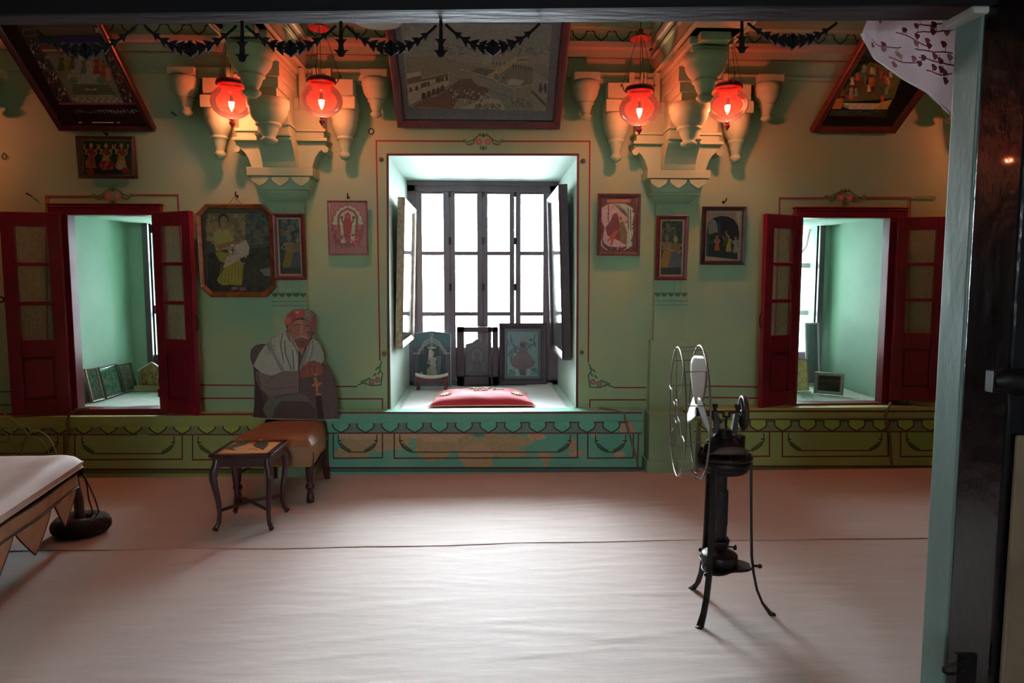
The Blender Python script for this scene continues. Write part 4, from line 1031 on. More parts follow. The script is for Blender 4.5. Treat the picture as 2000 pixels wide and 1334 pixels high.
Zb.poly(shawl, '#a3a898'); Zb.poly([(600, 745), (660, 560), (720, 420), (760, 380), (820, 420), (885, 540), (888, 620), (860, 670), (760, 650), (690, 690), (620, 745)], '#959a8c')
Zb.poly([(225, 450), (290, 400), (310, 520), (440, 745), (395, 750), (300, 560)], '#83887a')
for pts in ([(420, 330), (395, 450), (440, 720)], [(455, 310), (530, 480), (545, 740)], [(480, 340), (560, 470), (590, 560)], [(440, 400), (450, 560), (520, 740)]): Zb.line(pts, 12, '#595e55')
for pts in ([(430, 340), (410, 470), (455, 700)], [(350, 420), (390, 560), (450, 740)], [(500, 420), (560, 560), (580, 740)]): Zb.line(pts, 9, '#b9beae')
for pts in ([(735, 400), (700, 540), (640, 720)], [(760, 400), (760, 520), (720, 640)], [(700, 460), (660, 600), (625, 735)]): Zb.line(pts, 10, '#6a6f64')
Zb.scatter(60, 235, 440, 330, 560, ['#767b6e', '#8f9486'], 5, 12, 41)
Zb.poly([(595, 500), (655, 500), (650, 570), (610, 740), (592, 740)], '#4f463e'); Zb.poly([(580, 480), (670, 480), (640, 580)], '#a0705c')
head = [(470, 290), (480, 240), (520, 190), (600, 170), (700, 170), (755, 230), (760, 300), (730, 380), (690, 460), (640, 495), (590, 480), (550, 420), (510, 360), (480, 330)]
Zb.poly(head, '#9c6453'); Zb.poly([(550, 400), (620, 370), (720, 390), (690, 465), (640, 497), (590, 482)], '#7d4c42'); Zb.poly([(550, 190), (620, 165), (650, 200), (640, 260), (570, 230)], '#b0765f')
Zb.poly([(690, 300), (750, 240), (755, 320), (725, 380)], '#7a4a40'); Zb.poly([(620, 260), (645, 250), (665, 330), (640, 350), (605, 340)], '#ab7360'); Zb.ell(500, 300, 18, 30, '#8a5648')
for x, y in ((590, 272), (705, 285)):
    Zb.ell(x, y, 26, 14, '#6d473c'); Zb.ell(x, y, 20, 9, '#c5b7a0'); Zb.ell(x, y, 8, 9, '#2c2320'); Zb.line([(x - 34, y - 36), (x, y - 50), (x + 30, y - 38)], 10, '#4a3028')
Zb.line([(655, 265), (660, 320), (640, 345), (610, 340)], 5, '#74463a')
Zb.poly([(545, 385), (580, 360), (630, 345), (680, 358), (720, 400), (690, 385), (640, 370), (590, 382)], '#a68a7c'); Zb.poly([(540, 380), (560, 375), (600, 362), (625, 350), (625, 366), (580, 390)], '#8d7468'); Zb.line([(600, 430), (640, 422), (670, 432)], 7, '#54302c')
turb = [(462, 240), (442, 190), (470, 110), (540, 60), (640, 50), (740, 70), (790, 130), (792, 230), (765, 320), (750, 240), (720, 190), (640, 150), (560, 170), (500, 220)]
Zb.poly(turb, '#93504a'); Zb.poly([(445, 190), (460, 130), (510, 150), (515, 210), (470, 230)], '#c2624c'); Zb.poly([(650, 55), (740, 72), (770, 120), (740, 190), (720, 230), (660, 170)], '#7c6c5c'); Zb.poly([(545, 65), (640, 52), (650, 150), (590, 160), (550, 120)], '#aa5448')
rdb = random.Random(44)
for i in range(16): Zb.line([(660 + rdb.uniform(0, 60), 70 + i * 8), (690 + rdb.uniform(0, 50), 80 + i * 8), (720, 90 + i * 8)], 4, ['#a39a84', '#5d5248'][i % 2])
Zb.line([(500, 220), (560, 165), (640, 148), (720, 185), (750, 240)], 6, '#5e302c'); Zb.line([(520, 100), (560, 150)], 6, '#6b3630'); Zb.poly([(560, 75), (605, 70), (600, 100), (570, 105)], '#c88a72'); Zb.poly([(745, 130), (790, 135), (790, 220), (765, 260), (740, 190)], '#8a4450')
hand = [(610, 740), (650, 700), (700, 650), (770, 632), (840, 660), (870, 700), (885, 760), (850, 800), (780, 810), (700, 820), (625, 830)]
Zb.poly(hand, '#8d4f41')
for i in range(5): Zb.line([(700 + i * 30, 660 + i * 8), (690 + i * 28, 720 + i * 5), (710 + i * 26, 780)], 9, ['#a4604f', '#6a3a32'][i % 2])
Zb.line([(640, 740), (700, 700), (760, 700), (800, 740)], 7, '#6a3a32'); Zb.poly([(870, 690), (920, 720), (930, 850), (900, 900), (880, 780)], '#5a4540')
Zb.poly([(770, 830), (795, 815), (820, 880), (865, 880), (862, 900), (825, 920), (815, 1000), (855, 1010), (855, 1028), (790, 1030), (800, 1000), (790, 920), (760, 930), (740, 915), (780, 890)], '#b9704a'); Zb.ell(793, 790, 12, 14, '#c88a6a')
Zb.poly([(795, 1030), (855, 1030), (890, 1308), (810, 1308)], '#2a2022'); Zb.line([(60, 1276), (180, 1290), (890, 1306), (1040, 1298)], 8, '#b9b5a8')
o = bd.build('cutout_figure', m_paint())
tag(o, 'painted cut-out of a seated man in red turban and pale shawl', 'cutout panel')
# ================================================================ chair, table
M_DARKWOOD = mat('dark_polished_wood', '#3a2124', .3, var=.3, scale=12, stretch=(1, 1, .3))
M_SEAT = mat('tan_leather', '#946a48', .48, c2='#835a3a', scale=5, bump=.08, bscale=30)
ch = thing('side_chair', 'side chair with a tan upholstered seat and dark turned legs, holding the cut-out man', 'chair', (-1.38, 4.75, 0))
FL_, FRr, RR, RL = Vector((-1.63, 4.50, 0)), Vector((-1.155, 4.50, 0)), Vector((-1.185, 5.00, 0)), Vector((-1.545, 5.03, 0))
s = MB()
zt = .450; zb = .285
def seatfn(u, v):
    fx0, fx1 = -1.685, -1.12; rx0, rx1 = -1.60, -1.16
    y = 4.445 + (5.06 - 4.445) * v; x0 = fx0 + (rx0 - fx0) * v; x1 = fx1 + (rx1 - fx1) * v
    a = 2 * u - 1; b = 2 * v - 1
    r = 1 - .06 * (abs(a) ** 6 * abs(b) ** 6)
    return ((x0 + x1) / 2 + (x1 - x0) / 2 * a * r, (4.75) + (y - 4.75) * r, zt - .012 + .028 * (1 - a ** 4) * (1 - b ** 4) - .05 * (max(abs(a), abs(b)) ** 14))
s.grid(seatfn, 28, 28)
bp = [seatfn(i / 28, 0) for i in range(28)] + [seatfn(1, i / 28) for i in range(28)] + [seatfn(1 - i / 28, 1) for i in range(28)] + [seatfn(0, 1 - i / 28) for i in range(28)]
n = len(bp); c0 = Vector((-1.39, 4.75, 0)); lo = []
for j, (zz, k) in enumerate(((0, 1), (.02, 1.012), (.07, 1.015), (.12, 1.0), (.135, .985))):
    lo += [((p[0] - c0.x) * k + c0.x, (p[1] - c0.y) * k + c0.y, p[2] - zz - (.03 * (.5 - abs(((i % 28) / 28) - .5)) * -.6 if j > 2 else 0)) for i, p in enumerate(bp)]
s.add(lo, [(j * n + i, (j + 1) * n + i, (j + 1) * n + (i + 1) % n, j * n + (i + 1) % n) for j in range(4) for i in range(n)], True)
s.add(lo[4 * n:], [tuple(range(n))])
so = s.build('seat', M_SEAT, ch)
def legt(b, top, prof):
    m = MB(); m.lathe([(r, z) for r, z in prof], 14, (b.x, b.y, 0)); return m
fp = [(0, 0), (.026, 0), (.027, .03), (.022, .06), (.017, .085), (.028, .10), (.032, .112), (.026, .125), (.018, .135), (.024, .15), (.028, .20), (.030, .26), (.033, .31), (.033, .345)]
for q in (FL_, FRr): legt(q, .3, fp).build('leg', M_DARKWOOD, ch)
for q, dx in ((RR, .02), (RL, -.02)):
    m = MB(); m.tube([q + Vector((dx, .05, 0)), q + Vector((0, 0, .15)), q + Vector((0, 0, .36))], [.024, .021, .021], 4); m.build('leg', M_DARKWOOD, ch, bevel=.003)
m = MB(); m.box(-1.60, -1.16, 4.99, 5.015, .165, .19); m.tube([FL_ + Vector((0, 0, .2)), RL + Vector((0, 0, .2))], .011, 8); m.tube([FRr + Vector((0, 0, .2)), RR + Vector((0, 0, .2))], .011, 8)
m.tube([(-1.615, 4.76, .2), (-1.17, 4.76, .2)], .010, 8); m.build('stretcher', M_DARKWOOD, ch)
m = MB(); m.box(-1.62, -1.15, 4.48, 5.03, .30, .345); m.build('seat_frame', M_DARKWOOD, ch)
m = MB(); rim = [Vector(lo[4 * n + i]) + Vector((0, 0, .006)) for i in range(n)]; m.tube(rim, .004, 6, closed=True); m.build('piping', mat('brass_nails', '#b08a4c', .35, .7), so)

ft_ = [PZ(423, 1038, 0), PZ(527, 1038, 0), PZ(558, 1001, 0), PZ(463.5, 1001, 0)]
tx = sum(p.x for p in ft_) / 4; ty = sum(p.y for p in ft_) / 4
tb = thing('side_table', 'small dark cabriole-legged side table with a yellow bird tile top, before the chair', 'table', (tx, ty, 0))
m = MB(); hw, hd = .168, .168; ztop = .462
m.box(tx - hw - .014, tx + hw + .014, ty - hd - .014, ty + hd + .014, ztop - .012, ztop - .001); m.box(tx - hw - .004, tx + hw + .004, ty - hd - .004, ty + hd + .004, ztop - .022, ztop - .012)
for a in ((-1, 0), (1, 0), (0, -1), (0, 1)):
    if a[0]: m.box(tx + a[0] * (hw + .012), tx + a[0] * (hw - .024), ty - hd - .012, ty + hd + .012, ztop - .004, ztop + .003)
    else: m.box(tx - hw - .012, tx + hw + .012, ty + a[1] * (hd + .012), ty + a[1] * (hd - .024), ztop - .004, ztop + .003)
m.build('tabletop', M_DARKWOOD, tb, bevel=.003)
m = MB(); m.setcol('#e6bd88'); m.box(tx - hw + .020, tx + hw - .020, ty - hd + .020, ty + hd - .020, ztop - .003, ztop + .0005)
Z = Art(lambda u, v, k: PZ(400 + u / 6.354, 840 + v / 6.354, ztop + .0008 + .00004 * k), m)
for q_, (xx0, yy0, xx1, yy1) in enumerate(((350, 112, 900, 150), (275, 150, 860, 195), (200, 195, 810, 240))): Z.scatter(16, xx0, yy0, xx1, yy1, ['#eec894', '#e0b47c', '#ecd0a8'], 14, 44, 51 + q_, .3)
Z.poly([(210, 245), (300, 200), (390, 160), (500, 125), (565, 120), (575, 140), (510, 180), (420, 205), (340, 225)], '#5a5f44'); Z.poly([(250, 240), (320, 220), (380, 235), (360, 252)], '#7a6a48')
Z.poly([(600, 175), (660, 140), (740, 120), (785, 135), (790, 180), (760, 215), (690, 232), (630, 215), (605, 195)], '#5a5f48'); Z.poly([(520, 160), (620, 145), (600, 165), (530, 170)], '#a87850')
Z.poly([(680, 230), (760, 215), (720, 250)], '#6a6a48'); Z.line([(540, 245), (600, 225), (660, 250)], 9, '#c07848'); Z.line([(370, 235), (400, 250)], 8, '#9a7850')
m.build('tile_top', mat('glazed_tile', '#ffffff', .2, vcol=True, var=.06, scale=30), tb)
m = MB()
for sx, sy in ((-1, -1), (1, -1), (1, 1), (-1, 1)): pass
za, zc = ztop - .022, ztop - .075
for sy in (-1, 1): m.box(tx - hw + .012, tx + hw - .012, ty + sy * (hd - .006), ty + sy * (hd - .022), zc, za)
for sx in (-1, 1): m.box(tx + sx * (hw - .006), tx + sx * (hw - .022), ty - hd + .012, ty + hd - .012, zc, za)
m.build('apron', M_DARKWOOD, tb, bevel=.002)
for q, (sx, sy) in zip(ft_, ((-1, -1), (1, -1), (1, 1), (-1, 1))):
    m = MB(); cx = tx + sx * (hw - .022); cy = ty + sy * (hd - .022); k = .7
    o_ = lambda a, z: (cx + sx * a * k, cy + sy * a * k, z)
    m.tube([o_(0, ztop - .03), o_(.004, ztop - .07), o_(.022, ztop - .10), o_(.026, ztop - .14), o_(.016, ztop - .20), o_(.0, .18), o_(-.006, .10), o_(.0, .05), o_(.014, .028), o_(.030, .018)],
           [.021, .024, .025, .0225, .0185, .0155, .0135, .013, .015, .010], 10)
    m.ball(o_(.026, .018), .014, 8, (1.1, 1.1, .8)); m.lathe([(0, 0), (.010, 0), (.012, .008), (.012, .02), (0, .022)], 10, o_(.018, 0))
    m.build('leg', M_DARKWOOD, tb)
m = MB()
for s1 in (-1, 1): m.tube([(tx - .142, ty - s1 * .142, .118), (tx, ty, .128 + .004 * s1), (tx + .142, ty + s1 * .142, .118)], .011, 8, flat=(1, .8))
m.build('cross_stretcher', M_DARKWOOD, tb)

# ================================================================ kerosene fan
fc = PZ(1365, 1232, 0), PZ(1510, 1205, 0), PZ(1350, 1153, 0)
c = (fc[0] + fc[1] + fc[2]) / 3; FX, FY = c.x, c.y
fan = thing('heat_engine_fan', 'antique black iron fan with oil burner and wire cage on tripod legs', 'fan', (FX, FY, 0))
V = lambda x, y, z: Vector((FX + x, FY + y, z))
for q in fc:
    d = (q - c); d.z = 0; r0 = d.length; d.normalize()
    m = MB(); pr = [(.110, .69), (.113, .55), (.118, .40), (.124, .27), (.133, .20), (.150, .12), (.175, .06), (r0 - .01, .012), (r0 + .004, .006)]
    side = Vector((-d.y, d.x, 0)); vs_ = []; fs = []
    for i, (r, z) in enumerate(pr):
        wd = .013 if i < 7 else .015; th = .0055
        p0 = c + d * r
        for a, b in ((-1, -1), (1, -1), (1, 1), (-1, 1)): vs_.append((p0.x + side.x * wd * a + d.x * th * b, p0.y + side.y * wd * a + d.y * th * b, max(z + (th * b if i > 6 else 0), .001)))
    for i in range(len(pr) - 1):
        for k in range(4): fs.append((i * 4 + k, i * 4 + (k + 1) % 4, (i + 1) * 4 + (k + 1) % 4, (i + 1) * 4 + k))
    fs += [(3, 2, 1, 0), tuple(range(len(vs_) - 4, len(vs_)))]
    m.add(vs_, fs); m.ball(tuple(c + d * (r0 - .004) + Vector((0, 0, .010))), .016, 8, (1, 1, .6))
    lg = m.build('leg', M_IRON, fan, bevel=.002)
    m = MB(); p0 = c + d * .128 + Vector((0, 0, .225)); m.tube([p0, p0 + d * .03], .006, 8); m.ball(tuple(p0 + d * .032), .010, 8); m.build('wing_nut', M_IRON, lg)
m = MB()                                              # triangular shelf
pts = []
for i in range(60):
    a = 2 * PI * i / 60; best = max((math.cos(a - math.atan2((q - c).y, (q - c).x))) for q in fc)
    r = .078 + .048 * max(0, (best - .5) / .5) ** 2.2
    pts.append((r * math.cos(a), r * math.sin(a)))
m.prism(pts[::-1], lambda u, v: V(u, v, .222), Vector((0, 0, -.010))); ringp = [V(u * 1.01, v * 1.01, .219) for u, v in pts]; m.tube(ringp, .005, 6, closed=True)
m.build('shelf', M_IRON, fan)
m = MB(); m.lathe([(0, .222), (.074, .222), (.078, .226), (.078, .266), (.074, .272), (.06, .280), (.03, .290), (.026, .296), (0, .297)], 28, (FX - .012, FY, 0))
m.tube([V(-.06, -.04, .25), V(-.075, -.055, .252)], .014, 10)
tk = m.build('oil_tank', M_IRON, fan)
m = MB(); m.lathe([(.0, .292), (.03, .292), (.036, .302), (.040, .322), (.043, .334), (.036, .334), (.03, .31), (.0, .31)], 20, (FX - .012, FY, 0))
for i in range(8):
    a = i * PI / 4; m.tube([V(-.012 + .036 * math.cos(a), .036 * math.sin(a), .325), V(-.012 + .034 * math.cos(a), .034 * math.sin(a), .345)], .003, 5)
m.tube([V(.02, 0, .30), V(.05, -.01, .30)], .004, 6); m.lathe([(0, -.005), (.012, -.005), (.012, .005), (0, .005)], 12, tuple(V(.052, -.01, .30)), M=Matrix.Rotation(PI / 2, 4, 'Y'))
m.build('burner', M_IRON, fan)
m = MB(); m.lathe([(.028, .325), (.029, .40), (.031, .402), (.031, .555), (.029, .558), (.024, .56), (.024, .67)], 24, (FX - .012, FY, 0)); m.build('chimney', mat('sooty_iron', '#242121', .6, .4, var=.4, scale=25, bump=.25, bscale=50), fan)
m = MB(); m.lathe([(.03, .640), (.085, .640), (.098, .650), (.098, .668), (.09, .676), (.03, .682)], 36, (FX, FY, 0)); m.lathe([(.0, .700), (.112, .700), (.118, .704), (.118, .716), (.112, .720), (.085, .722), (0, .722)], 40, (FX, FY, 0))
m.lathe([(.104, .668), (.110, .668), (.110, .700), (.104, .700), (.104, .668)], 40, (FX, FY, 0))
for i in range(6):
    a = i * PI / 3 + .4; m.tube([V(.105 * math.cos(a), .105 * math.sin(a), .70), V(.105 * math.cos(a), .105 * math.sin(a), .735)], .007, 8)
m.build('ring_plate', M_IRON, fan)
m = MB(); m.lathe([(0, .722), (.08, .722), (.082, .74), (.068, .775), (.05, .792), (.036, .797), (0, .797)], 28, (FX - .01, FY, 0)); m.build('cylinder_head', M_IRON, fan)
m = MB(); m.tube([V(-.075, -.085, .747), V(-.055, -.098, .756), V(0.00, -.103, .758), V(.045, -.098, .754), V(.06, -.085, .747)], [.009, .015, .017, .015, .009], 12)
m.tube([V(-.075, -.085, .747), V(-.085, -.06, .735), V(-.085, -.04, .722)], .005, 8); m.tube([V(.06, -.085, .747), V(.072, -.06, .735), V(.075, -.04, .722)], .005, 8)
m.build('carrying_handle', mat('worn_wood_handle', '#4a3a32', .5, var=.3, scale=20), fan)
m = MB(); m.lathe([(0, .722), (.03, .722), (.032, .727), (.032, .79), (.034, .795), (.02, .80), (0, .80)], 20, tuple(V(.062, .02, 0))); m.tube([V(.055, .02, .80), V(.055, .02, .865)], .005, 8); m.lathe([(0, .862), (.011, .862), (.013, .870), (.006, .880), (0, .88)], 12, tuple(V(.055, .02, 0)))
m.build('displacer_cylinder', M_IRON, fan)
ang = math.radians(-9); AX = Vector((math.cos(ang), math.sin(ang), 0)); AY = Vector((-math.sin(ang), math.cos(ang), 0))
ZS = .903
Q = lambda a, b, z: Vector((FX, FY, ZS)) + AX * a + AY * b + Vector((0, 0, z))
m = MB()                                              # yoke and bearings
for sx in (-1, 1): m.hull8([Q(sx * .034 - .012, -.02, -.09), Q(sx * .034 + .012, -.02, -.09), Q(sx * .034 + .012, .02, -.09), Q(sx * .034 - .012, .02, -.09)], [Q(sx * .045 - .009, -.014, .0), Q(sx * .045 + .009, -.014, .0), Q(sx * .045 + .009, .014, .0), Q(sx * .045 - .009, .014, .0)])
m.lathe([(0, .795), (.046, .795), (.046, .80), (.036, .806), (.034, .825), (.03, .83), (0, .832)], 24, (FX - .008, FY, 0))
for sx in (-1, 1): m.tube([Q(sx * .047, 0, -.012), Q(sx * .047, 0, .022)], .008, 10); m.tube([Q(sx * .047, 0, .022), Q(sx * .047, 0, .036)], .012, 10)
m.tube([Q(-.10, 0, .0), Q(-.10, 0, .03)], .006, 8); m.tube([Q(-.085, 0, -.004), Q(-.05, 0, -.015), Q(-.03, 0, -.05)], [.012, .014, .018], 10); m.tube([Q(-.1, 0, .03), Q(-.1, 0, .034)], .012, 10)
m.build('bearing_yoke', M_IRON, fan)
m = MB(); m.tube([Q(-.115, 0, 0), Q(-.01, 0, 0)], .006, 8); m.tube([Q(-.01, 0, -.022), Q(-.01, 0, .002)], .006, 8); m.tube([Q(-.01, 0, -.02), Q(.015, 0, -.02)], .005, 8); m.tube([Q(.015, 0, -.022), Q(.015, 0, .002)], .006, 8); m.tube([Q(.012, 0, 0), Q(.085, 0, 0)], .006, 8)
m.tube([Q(.002, 0, -.02), Q(.002, 0, -.09)], .005, 8); m.build('crankshaft', M_IRON, fan)
m = MB(); MF = Matrix.Translation(Q(.072, 0, -.002)) @ Matrix.Rotation(ang, 4, 'Z') @ Matrix.Rotation(PI / 2, 4, 'Y')
m.M = MF; m.lathe([(.066, -.008), (.076, -.009), (.078, 0), (.076, .009), (.066, .008), (.066, -.008)], 40); m.lathe([(0, -.01), (.014, -.01), (.014, .01), (0, .01)], 16)
for i in range(5):
    a = i * 2 * PI / 5; m.tube([(0, 0, 0), (.068 * math.cos(a), .068 * math.sin(a), 0)], .005, 6)
m.build('flywheel', mat('worn_steel', '#4c4a48', .4, .7, var=.2, scale=20), fan)
RC = .285
m = MB()
ringc = lambda off, r, n=56: [Q(off, r * math.cos(2 * PI * i / n), r * math.sin(2 * PI * i / n)) for i in range(n)]
WIRE = mat('dull_steel_wire', '#6a645c', .45, .6)
m.tube(ringc(-.115, RC + .004), .0042, 7, closed=True); m.tube(ringc(-.208, RC - .004), .0036, 7, closed=True)
for i in range(12):
    a = 2 * PI * i / 12 + .26; p0 = Q(-.115, (RC + .004) * math.cos(a), (RC + .004) * math.sin(a)); p1 = Q(-.208, (RC - .004) * math.cos(a), (RC - .004) * math.sin(a)); m.tube([p0, p1], .0022, 6)
for i in range(6):
    a = 2 * PI * i / 6 + .26; f = lambda r, b: Q(-.211, r * math.cos(a + b), r * math.sin(a + b))
    m.tube([f(RC - .004, 0), f(.22, .03), f(.20, .12), f(.15, .04), f(.12, -.08), f(.075, .05), f(.05, .0)], .0022, 6)
m.tube(ringc(-.211, .05, 24), .0028, 6, closed=True); m.tube([Q(-.115, 0, -RC), Q(-.14, 0, -.27), Q(-.09, 0, -.17)], .005, 7)
m.tube([Q(-.115, .05, -RC + .004), Q(-.13, .03, -.24), Q(-.085, .02, -.175)], .004, 7)
m.build('wire_cage', WIRE, fan)
m = MB(); m.tube([Q(-.130, 0, 0), Q(-.108, 0, 0)], .02, 14); m.build('blade_hub', M_IRON, fan)
for i, cc in enumerate(('#6a523e', '#6d6b68', '#85827c', '#6c665e')):
    a0 = math.radians(78 + 90 * i + 8); m = MB(); m.setcol(cc)
    def bf(u, v):
        r = .03 + .215 * v; wdt = (.03 + .055 * math.sin(min(1, v * 1.15) * PI * .62)) * (1 if v < .9 else 1 - (v - .9) * 5)
        t = (u - .5) * 2 * wdt; a = a0
        tw = math.radians(22)
        b, z = r * math.cos(a), r * math.sin(a); tb_, tz = -math.sin(a), math.cos(a)
        return Q(-.118 + t * math.sin(tw) * .8, b + tb_ * t * math.cos(tw), z + tz * t * math.cos(tw))
    m.grid(bf, 8, 14); o = m.build('blade', mat('dull_fan_blade', '#ffffff', .45, .2, vcol=True, var=.06, scale=10), fan)
    md = o.modifiers.new('Solidify', 'SOLIDIFY'); md.thickness = .0015

# ================================================================ bed corner and its foot ring
M_SATIN = mat('white_satin', '#bca99c', .62, var=.04, scale=3, bump=.12, bscale=7, sheen=.3)
M_VAL = mat('beige_valance_cloth', '#b08868', .75, c2='#9c7658', scale=12, bump=.2, bscale=40)
M_PIPE = mat('black_piping', '#1d1a18', .6)
zB = .50
c1 = P(140, 905, 3.92); ed = Vector((-.187, 1, 0)).normalized(); bk = Vector((-1, 0, 0))
bed = thing('low_bed', 'corner of a low bed with white satin cushion and pennant-edged beige valance at left', 'bed', (c1.x, c1.y, 0))
O = Vector((PZ(150, 893, .46).x, PZ(150, 893, .46).y, 0))
def S(a, b, z): return O - ed * a + bk * b + Vector((0, 0, z))     # a along the side toward the camera, b to the left
m = MB()
def top(u, v):
    a = -.02 + 2.05 * u; b = -.03 + 1.6 * v
    e = min(u * 34, v * 26, (1 - u) * 12, (1 - v) * 12, 1); e = max(e, 0) ** .5
    w_ = .010 * math.sin(9 * u + 14 * v) * e + .005 * math.sin(40 * u - 22 * v) * max(0, 1 - u * 3) * e + .006 * math.sin(31 * v + 5 * u) * max(0, 1 - abs(v - .12) * 8)
    cr = .015 * math.exp(-(u * 30) ** 2 - (v * 22) ** 2)
    return S(a, b, .432 + .053 * e + w_ * min(1, u * 8) - .3 * cr)
m.grid(top, 50, 50)
m.add([S(-.02, -.03, .40), S(2.03, -.03, .40), S(2.03, 1.57, .40), S(-.02, 1.57, .40)], [(0, 1, 2, 3)])
m.hull8([S(-.01, -.02, .395), S(-.01, 1.56, .395), S(2.02, 1.56, .395), S(2.02, -.02, .395)], [S(-.02, -.03, .434), S(-.02, 1.57, .434), S(2.03, 1.57, .434), S(2.03, -.03, .434)])
m.build('mattress', M_SATIN, bed)
m = MB(); 
for (p0, p1, q0, q1) in ((0, 2.0, 0, .06), (0, 2.0, 1.5, 1.56), (0, .06, 0, 1.5), (1.94, 2.0, 0, 1.5)):
    m.hull8([S(p0, q0, .34), S(p0, q1, .34), S(p1, q1, .34), S(p1, q0, .34)], [S(p0, q0, .395), S(p0, q1, .395), S(p1, q1, .395), S(p1, q0, .395)])
m.hull8([S(.02, .02, .36), S(.02, 1.54, .36), S(1.98, 1.54, .36), S(1.98, .02, .36)], [S(.02, .02, .40), S(.02, 1.54, .40), S(1.98, 1.54, .40), S(1.98, .02, .40)])
m.ball(tuple(S(-.01, .0, .375)), .034, 10); m.build('bed_frame', M_IRON, bed)
m = MB()
def val(a, z): return S(a, -.012 + .008 * math.sin(a * 9), z)
m.grid(lambda u, v: val(.03 + 1.95 * u, .375 - .085 * v), 60, 4, True)
tri = [(.06, .30), (.42, .36), (.80, .34), (1.17, .34), (1.54, .34)]
o = m.build('valance', M_VAL, bed); md = o.modifiers.new('Solidify', 'SOLIDIFY'); md.thickness = .004
for i, (a0, wdt) in enumerate(tri):
    t = MB(); zt = .292
    n_ = 10
    L1 = [(a0 + wdt * (.5 - .5 * (1 - k / n_) ** .8), zt - .155 * (k / n_) ** 1.25) for k in range(n_ + 1)]; L2 = [(a0 + wdt * (.62 - .12 * 0 + .38 * (1 - k / n_)), zt - .155 * (k / n_)) for k in range(n_ + 1)]
    tipx = a0 + wdt * .55
    L1 = [(a0 + (tipx - a0) * (k / n_) ** 1.3, zt - .165 * (k / n_)) for k in range(n_ + 1)]; L2 = [(a0 + wdt + (tipx - a0 - wdt) * (k / n_) ** 1.1, zt - .165 * (k / n_)) for k in range(n_ + 1)]
    vs_ = [val(*p) for p in L1] + [val(*p) for p in L2]
    t.add(vs_, [(k, k + 1, n_ + 2 + k, n_ + 1 + k) for k in range(n_)]); 
    po_ = t.build('pennant', M_VAL, bed); md = po_.modifiers.new('Solidify', 'SOLIDIFY'); md.thickness = .004
    t = MB(); t.tube([val(*p) + Vector((.003, -.003, 0)) for p in L1] + [val(*p) + Vector((.003, -.003, 0)) for p in reversed(L2)], .004, 6); t.build('piping', M_PIPE, po_)
for zz in (.374, .292):
    t = MB(); t.tube([val(.03 + 1.95 * i / 60, zz) + Vector((.004, -.004, 0)) for i in range(61)], .0055, 6); t.build('piping', M_PIPE, bed)
RGc = PZ(127, 1062, 0) + Vector((0, .16, 0))
m = MB(); lgp = Vector((RGc.x + .0, RGc.y - .01, 0)); m.tube([lgp, lgp + Vector((0, 0, .2)), lgp + Vector((-.03, 0, .36))], [.028, .026, .03], 10); m.build('leg', mat('brown_bed_leg', '#4c3c32', .5, var=.2), bed)
m = MB()
for dx, dz in ((0, 0), (.035, .01)):
    p0 = S(.0, -.03, .36); m.tube([p0, p0 + Vector((.03 + dx * .3, -.02, -.06)), p0 + Vector((.035 + dx, -.02, -.14)), p0 + Vector((.055 + dx, -.02, -.22)), p0 + Vector((.03 + dx * .6, -.01, -.265))], .004, 6)
m.build('tie_cord', M_PIPE, bed)
m = MB(); ns = 40
def rg(u, v):
    a = 2 * PI * u; b = 2 * PI * v; rr = .054 * (1 + .05 * math.sin(23 * a) * .4 + .05 * math.sin(5 * a + 1))
    q = .088 + rr * math.cos(b)
    return (RGc.x + q * 1.12 * math.cos(a), RGc.y + q * math.sin(a), .055 + .054 * math.sin(b) * (1.02 + .05 * math.sin(3 * a)))
m.grid(rg, 72, 20)
o = m.build('padded_ring', mat('black_quilted_cloth', '#1f1c1b', .8, var=.3, scale=25, bump=.6, bscale=30)); tag(o, 'black padded cloth ring on the floor round the foot of the bed', 'padded ring')
# wire scroll behind the bed
m = MB(); YW_ = 4.7; q = lambda px, py: P(px, py, YW_)
for line in ([(-20, 815), (0, 805), (25, 820), (52, 845), (45, 870), (36, 900)], [(-20, 850), (5, 836), (25, 840), (10, 865), (-10, 850)], [(5, 840), (28, 865), (38, 870), (55, 850), (58, 838), (42, 830)], [(36, 905), (42, 880), (55, 850), (75, 842), (95, 855), (108, 880), (115, 915)], [(40, 905), (50, 862), (75, 857), (92, 875), (98, 905)], [(-20, 875), (10, 862), (30, 875), (36, 905)]):
    P_ = [Vector((a, b)) for a, b in line]; out = []
    for i in range(len(P_) - 1):
        p0 = P_[max(i - 1, 0)]; p1 = P_[i]; p2 = P_[i + 1]; p3 = P_[min(i + 2, len(P_) - 1)]
        for t in [k / 6 for k in range(6)]:
            out.append(.5 * ((2 * p1) + (p2 - p0) * t + (2 * p0 - 5 * p1 + 4 * p2 - p3) * t * t + (3 * p1 - p0 - 3 * p2 + p3) * t ** 3))
    out.append(P_[-1]); m.tube([q(p.x, p.y) for p in out], .0045, 6)
for px in (38, 112): m.tube([q(px, 900), Vector((q(px, 900).x, YW_, .0))], .006, 8)
m.tube([Vector((q(-60, 900).x, YW_, .02)), Vector((q(112, 900).x, YW_, .02))], .006, 8)
o = m.build('wire_scroll_stand', mat('pale_wire', '#8f8668', .5, .5)); tag(o, 'pale curled wire scrollwork standing behind the bed by the left dais', 'wire stand')

